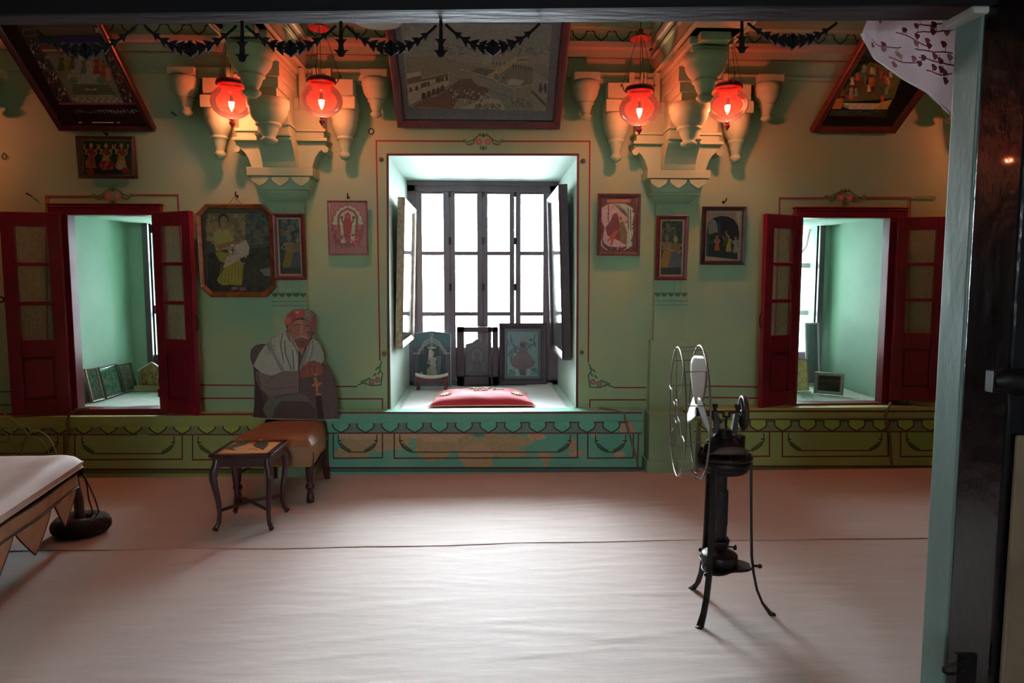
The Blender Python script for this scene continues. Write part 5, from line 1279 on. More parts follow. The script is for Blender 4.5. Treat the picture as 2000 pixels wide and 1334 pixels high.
# ================================================================ hanging lamps
def glass_red():
    m = bpy.data.materials.new('red_lamp_glass'); m.use_nodes = True; nt = m.node_tree; N = nt.nodes; L = nt.links
    N.remove(N['Principled BSDF'])
    tc = N.new('ShaderNodeTexCoord'); sp = N.new('ShaderNodeSeparateXYZ'); L.new(tc.outputs['Object'], sp.inputs[0])
    r = N.new('ShaderNodeMapRange'); r.inputs[1].default_value = .02; r.inputs[2].default_value = .19; L.new(sp.outputs[2], r.inputs[0])
    mc = N.new('ShaderNodeMix'); mc.data_type = 'RGBA'; L.new(r.outputs[0], mc.inputs[0]); mc.inputs[6].default_value = (1, .55, .40, 1); mc.inputs[7].default_value = (.92, .16, .12, 1)
    t = N.new('ShaderNodeBsdfTransparent'); L.new(mc.outputs[2], t.inputs[0])
    d = N.new('ShaderNodeBsdfTranslucent'); mq = N.new('ShaderNodeMix'); mq.data_type = 'RGBA'; L.new(r.outputs[0], mq.inputs[0]); mq.inputs[6].default_value = (1, .50, .34, 1); mq.inputs[7].default_value = (.85, .12, .08, 1); L.new(mq.outputs[2], d.inputs[0])
    df = N.new('ShaderNodeBsdfDiffuse'); df.inputs[0].default_value = (.7, .06, .04, 1)
    m0 = N.new('ShaderNodeMixShader'); m0.inputs[0].default_value = .45; L.new(d.outputs[0], m0.inputs[1]); L.new(df.outputs[0], m0.inputs[2])
    m1 = N.new('ShaderNodeMixShader'); m1.inputs[0].default_value = .055; L.new(t.outputs[0], m1.inputs[1]); L.new(m0.outputs[0], m1.inputs[2])
    g = N.new('ShaderNodeBsdfGlossy'); g.inputs['Roughness'].default_value = .06
    f = N.new('ShaderNodeFresnel'); f.inputs[0].default_value = 1.4
    m2 = N.new('ShaderNodeMixShader'); L.new(f.outputs[0], m2.inputs[0]); L.new(m1.outputs[0], m2.inputs[1]); L.new(g.outputs[0], m2.inputs[2])
    L.new(m2.outputs[0], N['Material Output'].inputs[0]); return m
M_RGLASS = glass_red()
M_RSOLID = mat('deep_red_glass', '#8a0f1c', .12, spec=.8, coat=.5)
M_BULB = mat('lit_bulb', '#ffffff', .4)
bb = M_BULB.node_tree.nodes['Principled BSDF']; bb.inputs['Emission Color'].default_value = (1, .62, .30, 1); bb.inputs['Emission Strength'].default_value = 14
def make_lamp(label, loc):
    t = thing('hanging_lamp', label, 'lamp', loc, 'red glass globe lamps'); R_ = .139
    g = MB(); prof = []
    for i in range(25):
        a = -PI / 2 + PI * .81 * i / 24; prof.append((max(R_ * math.cos(a), .012), .118 + .112 * math.sin(a)))
    prof.append((.082, .226)); g.lathe(prof, 40); g.build('globe', M_RGLASS, t, world=False)
    g = MB(); g.lathe([(.082, .224), (.090, .228), (.094, .250), (.098, .256), (.094, .262), (.086, .262), (.080, .232), (.082, .224)], 36); g.build('collar', M_RSOLID, t, world=False)
    g = MB(); g.lathe([(.0955, .232), (.099, .236), (.099, .246), (.0955, .250)], 36)
    for k in range(3):
        a = k * 2 * PI / 3 + .5; cx, cy = math.cos(a), math.sin(a)
        g.tube([(cx * .095, cy * .095, .24), (cx * .112, cy * .112, .255), (cx * .120, cy * .120, .275), (cx * .127, cy * .127, .295), (cx * .138, cy * .138, .302), (cx * .14, cy * .14, .292), (cx * .131, cy * .131, .286)], .0035, 7)
    g.build('hook_band', M_IRON, t, world=False)
    g = MB(); ztop_ = .60
    for k in range(3):
        a = k * 2 * PI / 3 + .5; n_ = 26
        p0 = Vector((math.cos(a) * .128, math.sin(a) * .128, .295)); p1 = Vector((math.cos(a) * .02, math.sin(a) * .02, ztop_))
        for i in range(n_):
            q0 = p0.lerp(p1, i / n_); q1 = p0.lerp(p1, (i + .82) / n_); g.tube([q0, q0.lerp(q1, .5) + Vector((.0022 * (i % 2), .0022 * ((i + 1) % 2), 0)), q1], .0022, 5)
    g.tube([(0, 0, .20), (0, 0, ztop_)], .0018, 5)
    g.build('chain', M_IRON, t, world=False)
    g = MB(); g.lathe([(.0, .612), (.03, .605), (.07, .585), (.074, .582), (.074, .588), (.045, .604), (.02, .625), (.018, .645), (.0, .65)], 30); g.build('smoke_bell', M_RSOLID, t, world=False)
    g = MB(); g.tube([(0, 0, .645), (0, 0, 1.75)], .003, 6); g.build('hanging_rod', M_IRON, t, world=False)
    g = MB(); g.lathe([(0, -.052), (.004, -.050), (.010, -.044), (.009, -.038), (.016, -.034), (.020, -.022), (.016, -.010), (.010, -.005), (.018, .0), (.016, .006), (0, .008)], 18); g.build('finial', M_RSOLID, t, world=False)
    g = MB(); g.lathe([(0, .055), (.006, .065), (.015, .085), (.019, .102), (.016, .116), (.008, .122), (0, .124)], 16); b_ = g.build('bulb', M_BULB, t, world=False)
    g = MB(); g.lathe([(.0, .122), (.010, .122), (.011, .135), (.011, .165), (.0, .167)], 12); g.build('bulb_holder', M_IRON, t, world=False)
    l = bpy.data.lights.new('lamp_light', 'POINT'); l.energy = LAMP_W; l.color = (1, .38, .27); l.shadow_soft_size = .022
    lo_ = bpy.data.objects.new('lamp_light', l); C.objects.link(lo_); lo_.parent = t; lo_.location = (0, 0, .09)
    return t
def lamp_at(px, py, fwd): 
    p = P(px, py, D - fwd); return (p.x, p.y, p.z - .118)
L0 = make_lamp('outermost left of the four lit red glass globe lamps, beside the left pilaster bracket', lamp_at(452, 200, .33))
dup(L0, lamp_at(628, 196, .47), 'lit red glass globe lamp between the left pilaster bracket and the city picture')
dup(L0, lamp_at(1249, 213, .50), 'lit red glass globe lamp between the city picture and the right pilaster bracket')
dup(L0, lamp_at(1421, 206, .47), 'outermost right of the four lit red glass globe lamps, beside the right pilaster bracket')
dup(L0, (PIL[0] + .33, D - .42, L0.location.z), 'lit red glass globe lamp past the left edge of the view')
dup(L0, (PIL[3] - .33, D - .42, L0.location.z), 'lit red glass globe lamp past the right edge of the view')
# ================================================================ sill of the centre window
ZS0 = CZ[0]
M_CLOTH = mat('white_sill_cloth', '#d6d6d2', .8, var=.03, scale=5, bump=.15, bscale=12)
m = MB(); xa, xb = CW[0] + .05, CW[1] - .055
def clf(u, v):
    x = xa + (xb - xa) * u + .03 * (1 - v) * (u - .5) * .5; y = D + .015 + (YW - .06 - D - .015) * v
    z = ZS0 + .004 + .002 * math.sin(8 * x + 3 * y) + .002 * math.sin(17 * y)
    c_ = max(0, 1 - math.hypot((1 - u) * 12, v * 16)); z += .014 * c_; y -= .01 * c_
    return (x, y, z + (.02 * max(0, v - .93) / .07 if u > .8 else 0))
m.grid(clf, 40, 40); o = m.build('sill_cloth', M_CLOTH); tag(o, 'white cloth spread over the deep sill of the centre window', 'cloth')
md = o.modifiers.new('Solidify', 'SOLIDIFY'); md.thickness = .002; md.offset = -1
zc = ZS0 + .008
f0, f1 = PZ(836, 797, zc), PZ(1046, 795, zc); w2 = (f1.x - f0.x) / 2; cx = (f0.x + f1.x) / 2; y0 = f0.y + .01; dp = .58
cu = thing('red_cushion', 'flat red cushion with white flowers and pale trim, lying on the white sill cloth', 'cushion', (cx, y0 + dp / 2, zc))
m = MB()
def cuf(sg):
    def f(u, v):
        a, b = 2 * u - 1, 2 * v - 1
        pinch = 1 - .05 * (1 - abs(a) ** 2) * (abs(b)) - 0
        px_ = a * w2 * (1 - .05 * (1 - b * b)) * (1 - .03 * (b + 1)); py_ = b * dp / 2 * (1 - .06 * (1 - a * a))
        e = (1 - a ** 6) * (1 - b ** 6)
        z = .012 + (.078 if sg > 0 else .0) * max(0, (1 - a ** 4) * (1 - b ** 4)) ** .55 + (.003 * math.sin(9 * a + 4 * b) * e if sg > 0 else -.010 * e)
        return (cx + px_, y0 + dp / 2 + py_, zc + z)
    return f
m.grid(cuf(1), 44, 28); m.grid(lambda u, v: cuf(-1)(1 - u, v), 20, 14)
cb = m.build('cushion_body', mat('red_cloth', '#b3122f', .75, var=.1, scale=8, bump=.1, bscale=60, sheen=.2), cu)
cp = cuf(1); m = MB(); per_ = [cp(i / 40, 0) for i in range(40)] + [cp(1, i / 20) for i in range(20)] + [cp(1 - i / 40, 1) for i in range(40)] + [cp(0, 1 - i / 20) for i in range(20)]
m.tube(per_, .0035, 6, closed=True); m.build('trim', mat('cream_trim', '#d9cfae', .7), cu)
M_FLW = mat('cream_flowers', '#e0d8bc', .7, var=.1, scale=80)
def rosette(px_frac, r, n, lay):
    u, v = px_frac; c0 = Vector(cp(u, v)); t = MB()
    nx = (Vector(cp(min(u + .02, 1), v)) - c0).normalized(); ny = (Vector(cp(u, min(v + .03, 1))) - c0).normalized(); nz = nx.cross(ny)
    if nz.z < 0: nz = -nz
    for L_ in range(lay):
        rr = r * (1 - .3 * L_)
        for i in range(n):
            a = 2 * PI * i / n + L_ * .3; d = nx * math.cos(a) + ny * math.sin(a)
            p = c0 + d * rr * .62 + nz * (.003 + .004 * L_); t.tube([c0 + nz * .004, p + nz * .003, p + d * rr * .38], [r * .06, r * .17, r * .04], 6)
    t.ball(tuple(c0 + nz * .006), r * .2, 6); return t
for i, (u, v, r, n, L_) in enumerate(((.13, .30, .048, 12, 2), (.86, .30, .048, 12, 2), (.40, .70, .026, 5, 1), (.45, .64, .022, 5, 1), (.52, .68, .034, 5, 1), (.55, .60, .024, 5, 1), (.60, .76, .022, 5, 1), (.66, .70, .024, 5, 1), (.69, .62, .026, 5, 1), (.44, .52, .020, 5, 1), (.53, .50, .022, 5, 1), (.64, .50, .020, 5, 1))):
    rosette((u, v), r * (1.35 if n == 5 else 1.1), n, L_).build('cloth_flower', M_FLW, cu)

# three objects standing at the back of the sill
def standpic(bl, br, hpx, zb, tilt, name, label, cat, fwp, fd, fm, **kw):
    a, b = PZ(bl[0], bl[1], zb), PZ(br[0], br[1], zb); yaw_ = math.atan2(b.y - a.y, b.x - a.x)
    L_ = (b - a).length; Y = (a.y + b.y) / 2; c_ = (a + b) / 2
    return Pic(name, label, cat, (c_.x, c_.y, zb), (-tilt, 0, yaw_), L_, hpx / FPX * Y, fwp / FPX * Y, fd, fm, **kw)
M_PURP = mat('dark_maroon_wood', '#3c2a30', .45, var=.2, scale=10)
zb = zc + .002
p = standpic((975, 751), (1067, 750), 121, zb, .06, 'framed_picture', 'dark framed pierced picture of a crowned figure, standing at right on the centre window sill', 'picture', 11, .03, M_PURP, glass=False, backing='#5d6a6c')
Z = p.uv(); Z.rect(.0, .0, 1, 1, '#4f5c60'); Z.rect(.08, .06, .92, .95, '#6f8583'); Z.scatter(60, .08, .2, .92, .95, ['#5c7274', '#7c918c', '#4c5e60'], .03, .09, 61)
Z.poly([(.5, .22), (.58, .28), (.62, .45), (.85, .68), (.80, .76), (.6, .82), (.4, .82), (.22, .76), (.15, .68), (.38, .45), (.42, .28)], '#6b5a58'); Z.ell(.5, .32, .07, .07, '#3f4a50'); Z.poly([(.40, .27), (.6, .27), (.54, .12), (.46, .12)], '#7c7a70'); Z.rect(.3, .8, .38, .93, '#8a9a94'); Z.rect(.62, .8, .7, .93, '#8a9a94'); Z.rect(.42, .82, .58, .93, '#52454a')
for i in range(8): Z.line([(.2 + i * .085, .72), (.28 + i * .06, .5)], .008, '#8a7470')
for sx in (-1, 1): Z.line([(.5 + sx * .1, .42), (.5 + sx * .3, .3), (.5 + sx * .34, .12)], .03, '#4a5c5a')
p.done()
# open frame with a small panel behind
a, b = PZ(893, 753, zb), PZ(973, 752, zb); Yf = (a.y + b.y) / 2; L_ = b.x - a.x; hh = 115 / FPX * Yf
fr = thing('display_stand', 'open dark wooden display stand with a small panel inside, middle of the centre sill', 'display stand', ((a.x + b.x) / 2, Yf, zb))
m = MB(); x0, x1 = a.x, b.x; s1 = 14 / FPX * Yf
m.box(x0, x0 + s1, Yf - .02, Yf + .08, zb, zb + hh); m.box(x1 - s1 * .8, x1, Yf - .02, Yf + .0, zb, zb + hh); m.box(x1 - s1 * 1.4, x1 - s1 * .95, Yf - .02, Yf + .08, zb, zb + hh); m.box(x0, x1, Yf - .02, Yf + .08, zb + hh - .05, zb + hh); m.box(x0, x1, Yf - .02, Yf + .08, zb, zb + .09)
m.build('frame', M_PURP, fr, bevel=.003)
m = MB(); xi0, xi1 = x0 + s1 + .012, x1 - s1 * 1.4; ztp = zb + hh - .05 - .10
m.setcol('#6f6a6e'); m.prism([(xi0, zb + .09), (xi1, zb + .09), (xi1, ztp - .02), (xi0 + (xi1 - xi0) * .75, ztp), (xi0 + (xi1 - xi0) * .5, ztp + .035), (xi0 + (xi1 - xi0) * .3, ztp), (xi0, ztp - .02)], lambda u, v: Vector((u, Yf + .03, v)), Vector((0, .01, 0)))
A = Art(lambda u, v, k: Vector((xi0 + u * (xi1 - xi0), Yf + .0296 - .00005 * k, ztp - v * (ztp - zb - .09))), m)
A.ell(.5, .42, .34, .30, '#5d5a60'); A.ell(.5, .42, .26, .24, '#7c777a'); A.ell(.5, .4, .13, .12, '#65606a'); A.poly([(.36, .5), (.64, .5), (.72, .85), (.28, .85)], '#5c575e'); A.rect(.2, .88, .8, .93, '#545058'); A.person(.5, .86, .6, '#7a7476', '#615c64', None, '#565260')
m.build('inner_panel', m_paint(), fr)
# arched shrine board with painted canopy
a, b = PZ(808, 754, zb), PZ(881, 753, zb); Yf = (a.y + b.y) / 2 - .02; x0, x1 = a.x, b.x; wS = x1 - x0; hS = 108 / FPX * Yf
sb = thing('shrine_board', 'arched board painted with a domed canopy and pale figure, at left on the centre sill', 'shrine board', ((x0 + x1) / 2, Yf, zb))
m = MB(); m.setcol('#4a5256'); m.prism([(0, 0), (1, 0), (1, .96), (.75, .985), (.5, 1), (.25, .985), (0, .96)], lambda u, v: Vector((x0 + u * wS, Yf, zb + v * hS)), Vector((0, .016, 0)))
A = Art(lambda u, v, k: Vector((x0 + u * wS, Yf - .0006 - .00005 * k, zb + (1 - v) * hS)), m)
A.poly([(.0, .3), (0, .05), (.5, .01), (1, .05), (1, .3)], '#4d6a72'); A.rect(.16, .28, .84, .95, '#33454a'); A.rect(.0, .45, .14, 1, '#4a4650'); A.rect(.86, .45, 1, 1, '#4a4650')
for k in (.0, .035, .07): A.line([(.12, .36 + k), (.2, .30 + k), (.3, .19 + k), (.42, .14 + k), (.5, .12 + k), (.58, .14 + k), (.7, .19 + k), (.8, .30 + k), (.9, .36 + k)], .014, '#b4aca4')
for x in (.2, .28, .72, .8): A.line([(x, .3), (x, .42)], .01, '#a9a29c')
for x in (.05, .1, .9, .95): A.line([(x, .45), (x, .97)], .012, '#86807e')
A.line([(.0, .4), (.16, .4)], .02, '#a9a29c'); A.line([(.84, .4), (1, .4)], .02, '#a9a29c')
for r in (.05, .03): A.ell(.5, .07, r, r * .7, ['#a9a29c', '#4d6a72'][r < .04])
A.line([(.5, .1), (.5, .3)], .02, '#b4aca4'); A.ell(.5, .30, .12, .015, '#c4beb4')
A.poly([(.42, .33), (.5, .33), (.5, .5), (.4, .52)], '#c8c4b8'); A.person(.52, .88, .52, '#a9a496', '#9a968c', '#a8a498', '#b0ab9c', True, 1.5); A.poly([(.62, .45), (.76, .45), (.7, .85), (.62, .8)], '#5d6a70'); A.poly([(.36, .88), (.36, .7), (.46, .62), (.52, .88)], '#8f8b78')
A.rect(.18, .74, .25, .86, '#9aa09a'); m.build('board', m_paint(), sb)
m = MB(); m.tube([Vector(((x0 + x1) / 2 + .012 * math.cos(t), Yf + .008, zb + hS + .006 + .014 * math.sin(t))) for t in [i * PI / 6 for i in range(12)]], .002, 6, closed=True); m.build('hanging_ring', M_IRON, sb)
m = MB(); m.tube([(x0, Yf - .001, zb + .96 * hS), (x0 + wS * .5, Yf - .001, zb + hS), (x1, Yf - .001, zb + .96 * hS), (x1, Yf - .001, zb)], .003, 6); m.build('edge_trim', mat('pale_trim', '#c9c6c0', .6), sb)
# toy day-bed before it
zf = zb; a, b = PZ(815, 760, zf), PZ(874, 757, zf); yb_ = a.y - .01; xa_, xb_ = a.x, b.x
tb2 = thing('toy_bed', 'little red-legged toy day-bed with a cream pad, in front of the shrine board', 'toy bed', ((xa_ + xb_) / 2, yb_, zf))
m = MB(); m.box(xa_, xb_, yb_ - .05, yb_ + .05, zf + .085, zf + .105); 
for i in range(5):
    x = xa_ + .02 + (xb_ - xa_ - .04) * i / 4; m.prism([(x - .022, .085), (x, .05), (x + .022, .085)], lambda u, v: Vector((u, yb_ - .052, zf + v)), Vector((0, .006, 0)))
for sx in (xa_, xb_):
    m.cyl((sx, yb_ - .05, zf + .125), (sx, yb_ + .05, zf + .125), .016, 12)
m.build('bench', mat('dark_red_lacquer', '#6a2329', .4, var=.2, scale=20), tb2)
for sx in (xa_ + .01, xb_ - .01):
    for sy in (-.04, .04):
        m = MB(); m.lathe([(0, 0), (.012, 0), (.014, .015), (.007, .03), (.013, .05), (.009, .07), (.012, .088), (0, .088)], 12, (sx, yb_ + sy, zf)); m.build('leg', mat('dark_red_lacquer', '#6a2329', .4), tb2)
m = MB(); m.grid(lambda u, v: (xa_ - .012 + (xb_ - xa_ + .024) * u, yb_ - .055 + .11 * v, zf + .118 + .026 * (2 * u - 1) ** 2 + .008 * (1 - (2 * v - 1) ** 4)), 20, 8); m.grid(lambda u, v: (xa_ - .012 + (xb_ - xa_ + .024) * (1 - u), yb_ - .055 + .11 * v, zf + .106 + .026 * (2 * u - 1) ** 2), 20, 8)
m.grid(lambda u, v: (xa_ - .012 + (xb_ - xa_ + .024) * u, yb_ - .055, zf + .106 + .012 * v + .026 * (2 * u - 1) ** 2), 20, 1)
m.build('pad', mat('cream_pad', '#c9c3ac', .8, var=.06, scale=12), tb2)
# pictures on the two window reveals
def sidepic(nm, lab, X, yn, yf, pyt, pyb, rz, fw, fd, fm, art, **kw):
    z0 = P(943, pyb, yn).z; z1 = P(943, pyt, yn).z
    p = Pic(nm, lab, 'picture', (X, (yn + yf) / 2, z0), (.03, 0, rz), yf - yn, z1 - z0, fw, fd, fm, **kw)
    Z = p.uv(); art(Z); return p.done()
def art_r(Z):
    Z.rect(0, 0, 1, 1, '#a9b6bc'); Z.scatter(50, 0, 0, 1, 1, ['#b4bfc4', '#9caab2', '#bcc4c4'], .05, .15, 71); Z.ell(.5, .5, .25, .38, '#93a2ac'); Z.ell(.5, .35, .1, .1, '#a99c90')
def art_l(Z):
    Z.rect(0, 0, 1, 1, '#c4c6c0'); Z.scatter(50, 0, 0, 1, 1, ['#cccdc8', '#b4b8b2', '#d2d2cc'], .05, .15, 72)
M_PGILT = mat('pale_gilt_frame', '#b9a98c', .4, .1, c2='#8f7a58', scale=40, bump=.3, bscale=60)
sidepic('framed_picture', 'pale gilt framed picture on the left reveal of the centre window, seen edge on', CW[0] + .012, 5.47, 6.38, 385, 681, PI / 2, .05, .06, M_PGILT, art_l)
sidepic('framed_picture', 'deep dark framed picture on the right reveal of the centre window, seen edge on', CW[1] - .012, 5.50, 6.48, 358, 704, -PI / 2, .05, .075, M_PURP, art_r, liner=(.03, mat('white_liner', '#d9d5d0', .5)))

# ================================================================ left window shelf
zn = WZ[0] + .004
for nm_, W_, in (('shelf_cloth', NL), ('shelf_cloth', NR)):
    m = MB(); m.grid(lambda u, v: (W_[0] + .006 + (W_[1] - W_[0] - .012) * u, D + .055 + (YN - D - .115) * v, zn - .003 + .0015 * math.sin(9 * u + 14 * v)), 20, 20)
    o = m.build(nm_, mat('grey_shelf_cloth', '#bdbab0', .85, var=.08, scale=6, bump=.1, bscale=12)); tag(o, 'pale grey cloth on the shelf inside the %s window' % ('left' if W_ is NL else 'right'), 'cloth')
    md = o.modifiers.new('Solidify', 'SOLIDIFY'); md.thickness = .002; md.offset = -1
def scene_art(cols, seed, fig=None):
    def f(p):
        Z = p.uv(); Z.g = 2.0; Z.rect(0, 0, 1, 1, cols[0]); Z.scatter(110, 0, 0, 1, 1, cols, .03, .11, seed, 1)
        if fig: Z.person(.5, .9, .6, '#a08468', fig, None, '#6c5c50', True, 1.5)
        p.done()
    return f
M_GREYF = mat('grey_green_frame', '#4e524c', .45, var=.2, scale=20); M_BEIGEF = mat('beige_frame', '#a8977a', .5, var=.15, scale=20)
scene_art(['#8f928f', '#a3a5a4', '#7c7c7a', '#b0aca0', '#6f7476'], 81)(standpic((178, 787), (202, 781), 66, zn, .20, 'framed_picture', 'beige framed grey picture leaning nearest on the left window shelf', 'picture', 4, .02, M_BEIGEF))
scene_art(['#7f9a94', '#8fa8a0', '#a4ab94', '#5f827a', '#b5a890'], 82)(standpic((205, 780), (240, 769), 62, zn, .20, 'framed_picture', 'grey framed blue-green picture, middle of the three leaning on the left window shelf', 'picture', 3.5, .02, M_GREYF))
scene_art(['#7d7068', '#8c7c6c', '#6b625e', '#a08c70', '#948878'], 83)(standpic((241, 768), (266, 761.5), 56, zn, .20, 'framed_picture', 'grey framed brown picture, farthest of the three leaning on the left window shelf', 'picture', 3.5, .02, M_GREYF))
p = standpic((272, 746), (330, 745), 52, zn, .10, 'framed_picture', 'dark framed picture standing behind the carved relief in the left window', 'picture', 5, .02, M_BFR, backing='#8c8c70'); Z = p.uv(); Z.rect(0, 0, 1, 1, '#8f9078'); Z.rect(.0, .32, 1, .40, '#4c5040'); Z.ell(.8, .7, .3, .25, '#5c5f5c'); p.done()
a, b = PZ(266, 764, zn), PZ(316, 765, zn); yg = a.y; sc = (b.x - a.x) / 50
rl = thing('carved_relief', 'gabled ivory-coloured carved relief with figures, on the left window shelf', 'carving', ((a.x + b.x) / 2, yg + .03, zn))
m = MB(); m.box(a.x - .01, b.x + .01, yg - .02, yg + .07, zn, zn + 10 * sc); m.build('base', mat('ivory_plaster', '#b8ad7e', .7, c2='#9a8c58', scale=14, bump=.3, bscale=50), rl, bevel=.003)
m = MB(); pts = [(3, 10), (47, 10), (50, 34), (48, 38), (29, 52), (8, 40), (4, 34)]
m.prism(pts, lambda u, v: Vector((a.x + u * sc, yg + .02, zn + v * sc)), Vector((0, .03, 0))); 
for (u, v, r) in ((12, 16, 4), (12, 24, 3.4), (12, 30, 3), (24, 18, 5.5), (25, 28, 5), (26, 36, 4), (36, 16, 4.5), (37, 24, 4), (36, 31, 3), (18, 20, 3), (31, 21, 3.5), (43, 20, 3)): m.ball((a.x + u * sc, yg + .02, zn + v * sc), r * sc, 7, (1, .6, 1.2))
m.build('relief_panel', mat('ivory_relief', '#a89a60', .65, c2='#7d5f38', scale=22, bump=.4, bscale=60), rl)
m = MB(); m.tube([(a.x + 3 * sc, yg + .015, zn + 38 * sc), (a.x + 29 * sc, yg + .015, zn + 53 * sc), (a.x + 50 * sc, yg + .015, zn + 37 * sc)], .006, 8); m.build('gable_rim', mat('white_rim', '#cfcab4', .6), rl)
a = PZ(317, 768, zn); m = MB(); m.lathe([(0, 0), (.03, 0), (.03, .03), (.016, .04), (.02, .07), (.03, .11), (.022, .15), (.012, .16), (.02, .18), (.014, .20), (0, .21)], 14, (a.x, a.y, zn)); o = m.build('figurine', mat('dark_brown_figurine', '#3a2626', .5, c2='#6b5148', scale=30)); tag(o, 'small dark figurine beside the gabled relief in the left window', 'figurine')

# ================================================================ right window shelf
scene_art(['#b49c6c', '#bca476', '#a98f5e', '#c2ab80'], 91)(standpic((1545, 764), (1579, 763), 64, zn, .14, 'framed_picture', 'beige card with faint carved lines, standing by the left edge of the right window opening', 'card', 2, .012, mat('beige_card_edge', '#a98f60', .7), backing='#b49c6c', glass=False))
p = standpic((1589.5, 768), (1647, 773), 44, zn, .22, 'framed_picture', 'small tarnished silver frame with a dark grey print, on the right window shelf', 'picture', 7, .025, M_SILV, backing='#62645c'); Z = p.uv(); Z.rect(0, 0, 1, 1, '#6b6c62'); Z.scatter(60, 0, .3, 1, 1, ['#5c5d54', '#74756a', '#66675d'], .03, .12, 92); Z.poly([(.0, .3), (.2, .22), (.4, .3), (.6, .18), (.8, .28), (1, .2), (1, .4), (0, .45)], '#84806c'); p.done()
p = standpic((1574, 752), (1600, 751), 125, zn, .10, 'framed_picture', 'tall white framed pale panel leaning in the right window against the light', 'picture', 4, .02, mat('white_frame_paint', '#d4d6d8', .4), backing='#a5abb5', glass=True); Z = p.uv(); Z.rect(0, 0, 1, 1, '#a5acb8'); Z.poly([(0, 0), (.3, 0), (.15, .5), (0, .55)], '#ccd2da'); p.done()
a, b = PZ(1600, 745, zn), PZ(1616, 745, zn); Yq = a.y
bx = thing('open_box', 'tall grey-green box standing in the far corner of the right window', 'box', ((a.x + b.x) / 2, Yq + .03, zn))
hq = 62 / FPX * Yq; m = MB(); m.box(a.x, b.x, Yq + .02, Yq + .06, zn, zn + hq); m.box(a.x, a.x + .008, Yq, Yq + .02, zn, zn + hq); m.box(b.x - .03, b.x, Yq, Yq + .02, zn, zn + hq); m.box(a.x, b.x, Yq, Yq + .02, zn + hq - .008, zn + hq); m.build('case', mat('grey_green_box', '#6f7560', .6, var=.1), bx, bevel=.002)
m = MB(); m.box(a.x + .010, b.x - .034, Yq + .004, Yq + .018, zn, zn + hq * .72); m.build('white_strip', mat('white_strip_paint', '#c6c6c8', .5), bx)

# ================================================================ garland under the lintel
M_GAR = mat('blackened_metal', '#171515', .85, 0, spec=.1, var=.2, scale=20)
YG = 2.16
def gp(px, py): return P(px, py, YG)
def swag(xa, xb, ya, yb, sag, label):
    m = MB(); n = 80
    pt = lambda t: gp(xa + (xb - xa) * t, ya + (yb - ya) * t + sag * (1 - abs(2 * t - 1) ** 2.0))
    m.tube([pt(i / n) for i in range(n + 1)], .0042, 6)
    edges = [0, .17, .34, .52, .70, .88]                     # bells, from the middle outward, mouths to the middle
    for sg in (-1, 1):
        for k in range(len(edges) - 1):
            s0, s1 = edges[k] + .015, edges[k + 1]; R0 = (.0170, .0150, .0130, .0108, .0085)[k]
            ts = [.5 + sg * (s0 + (s1 - s0) * q) / 2 for q in (0, .12, .3, .55, .8, 1.02)]
            m.tube([pt(t) for t in ts], [R0 * q for q in (.8, 1.0, .74, .52, .34, .25)], 8, flat=(1, .55))
            tg = (pt(ts[0]) - pt(ts[2])).normalized(); nn = Vector((0, 0, 1)); nn = (nn - tg * nn.dot(tg)).normalized()
            b = pt(ts[1])
            for q in (-1, 1):
                c_ = b + nn * q * R0 * .55; side = Vector((0, 1, 0)) * R0 * .3
                tri = [c_ - tg * R0 * 1.1, c_ + tg * R0 * .3 - nn * q * R0 * .4, c_ + nn * q * R0 * .95 + tg * R0 * .55]
                m.add([v - side for v in tri] + [v + side for v in tri], [(0, 1, 2), (5, 4, 3), (0, 3, 4, 1), (1, 4, 5, 2), (2, 5, 3, 0)])
    o = m.build('metal_garland', M_GAR); tag(o, label, 'garland', 'blackened metal garlands under the lintel')
def drop(px, yt, yb, label):
    m = MB(); f = lambda t: gp(px, yt + (yb - yt) * t)
    m.tube([f(t) for t in (-.1, .45, .5, .54, .6, .78, .84, .88, .93, .98, 1)], [.005, .006, .0105, .011, .007, .009, .015, .013, .010, .009, .003], 8, flat=(1, .6))
    for t, L_ in ((.5, .008), (.84, .012)):
        for q in (-1, 1): b = f(t); m.tube([b + Vector((q * .006, 0, 0)), b + Vector((q * (.010 + L_), 0, L_ * .4))], [.005, .0008], 5, flat=(1, .6))
    o = m.build('metal_drop', M_GAR); tag(o, label, 'ornament', 'blackened metal drops between the garlands')
swag(72, 264, 60, 52, 44, 'black metal garland hanging before the upper left temple painting')
swag(283, 462, 50, 50, 46, 'black metal garland between the left painting and the first drop')
swag(480, 656, 50, 50, 45, 'black metal garland crossing the left cross beam and lamp chains')
swag(676, 852, 50, 50, 45, 'black metal garland overlapping the left edge of the city picture')
swag(871, 1054, 48, 46, 47, 'black metal garland hanging across the middle of the city picture')
swag(1460, 1634, 45, 45, 36, 'black metal garland hanging left of the printed curtain')
drop(473, 48, 121, 'black metal drop in front of the left cross beam')
drop(666, 48, 111, 'black metal drop just right of the second lamp bell')
drop(861, 46, 112, 'black metal drop in front of the city picture')
drop(1449, 44, 104, 'black metal drop over the rightmost lamp chain')

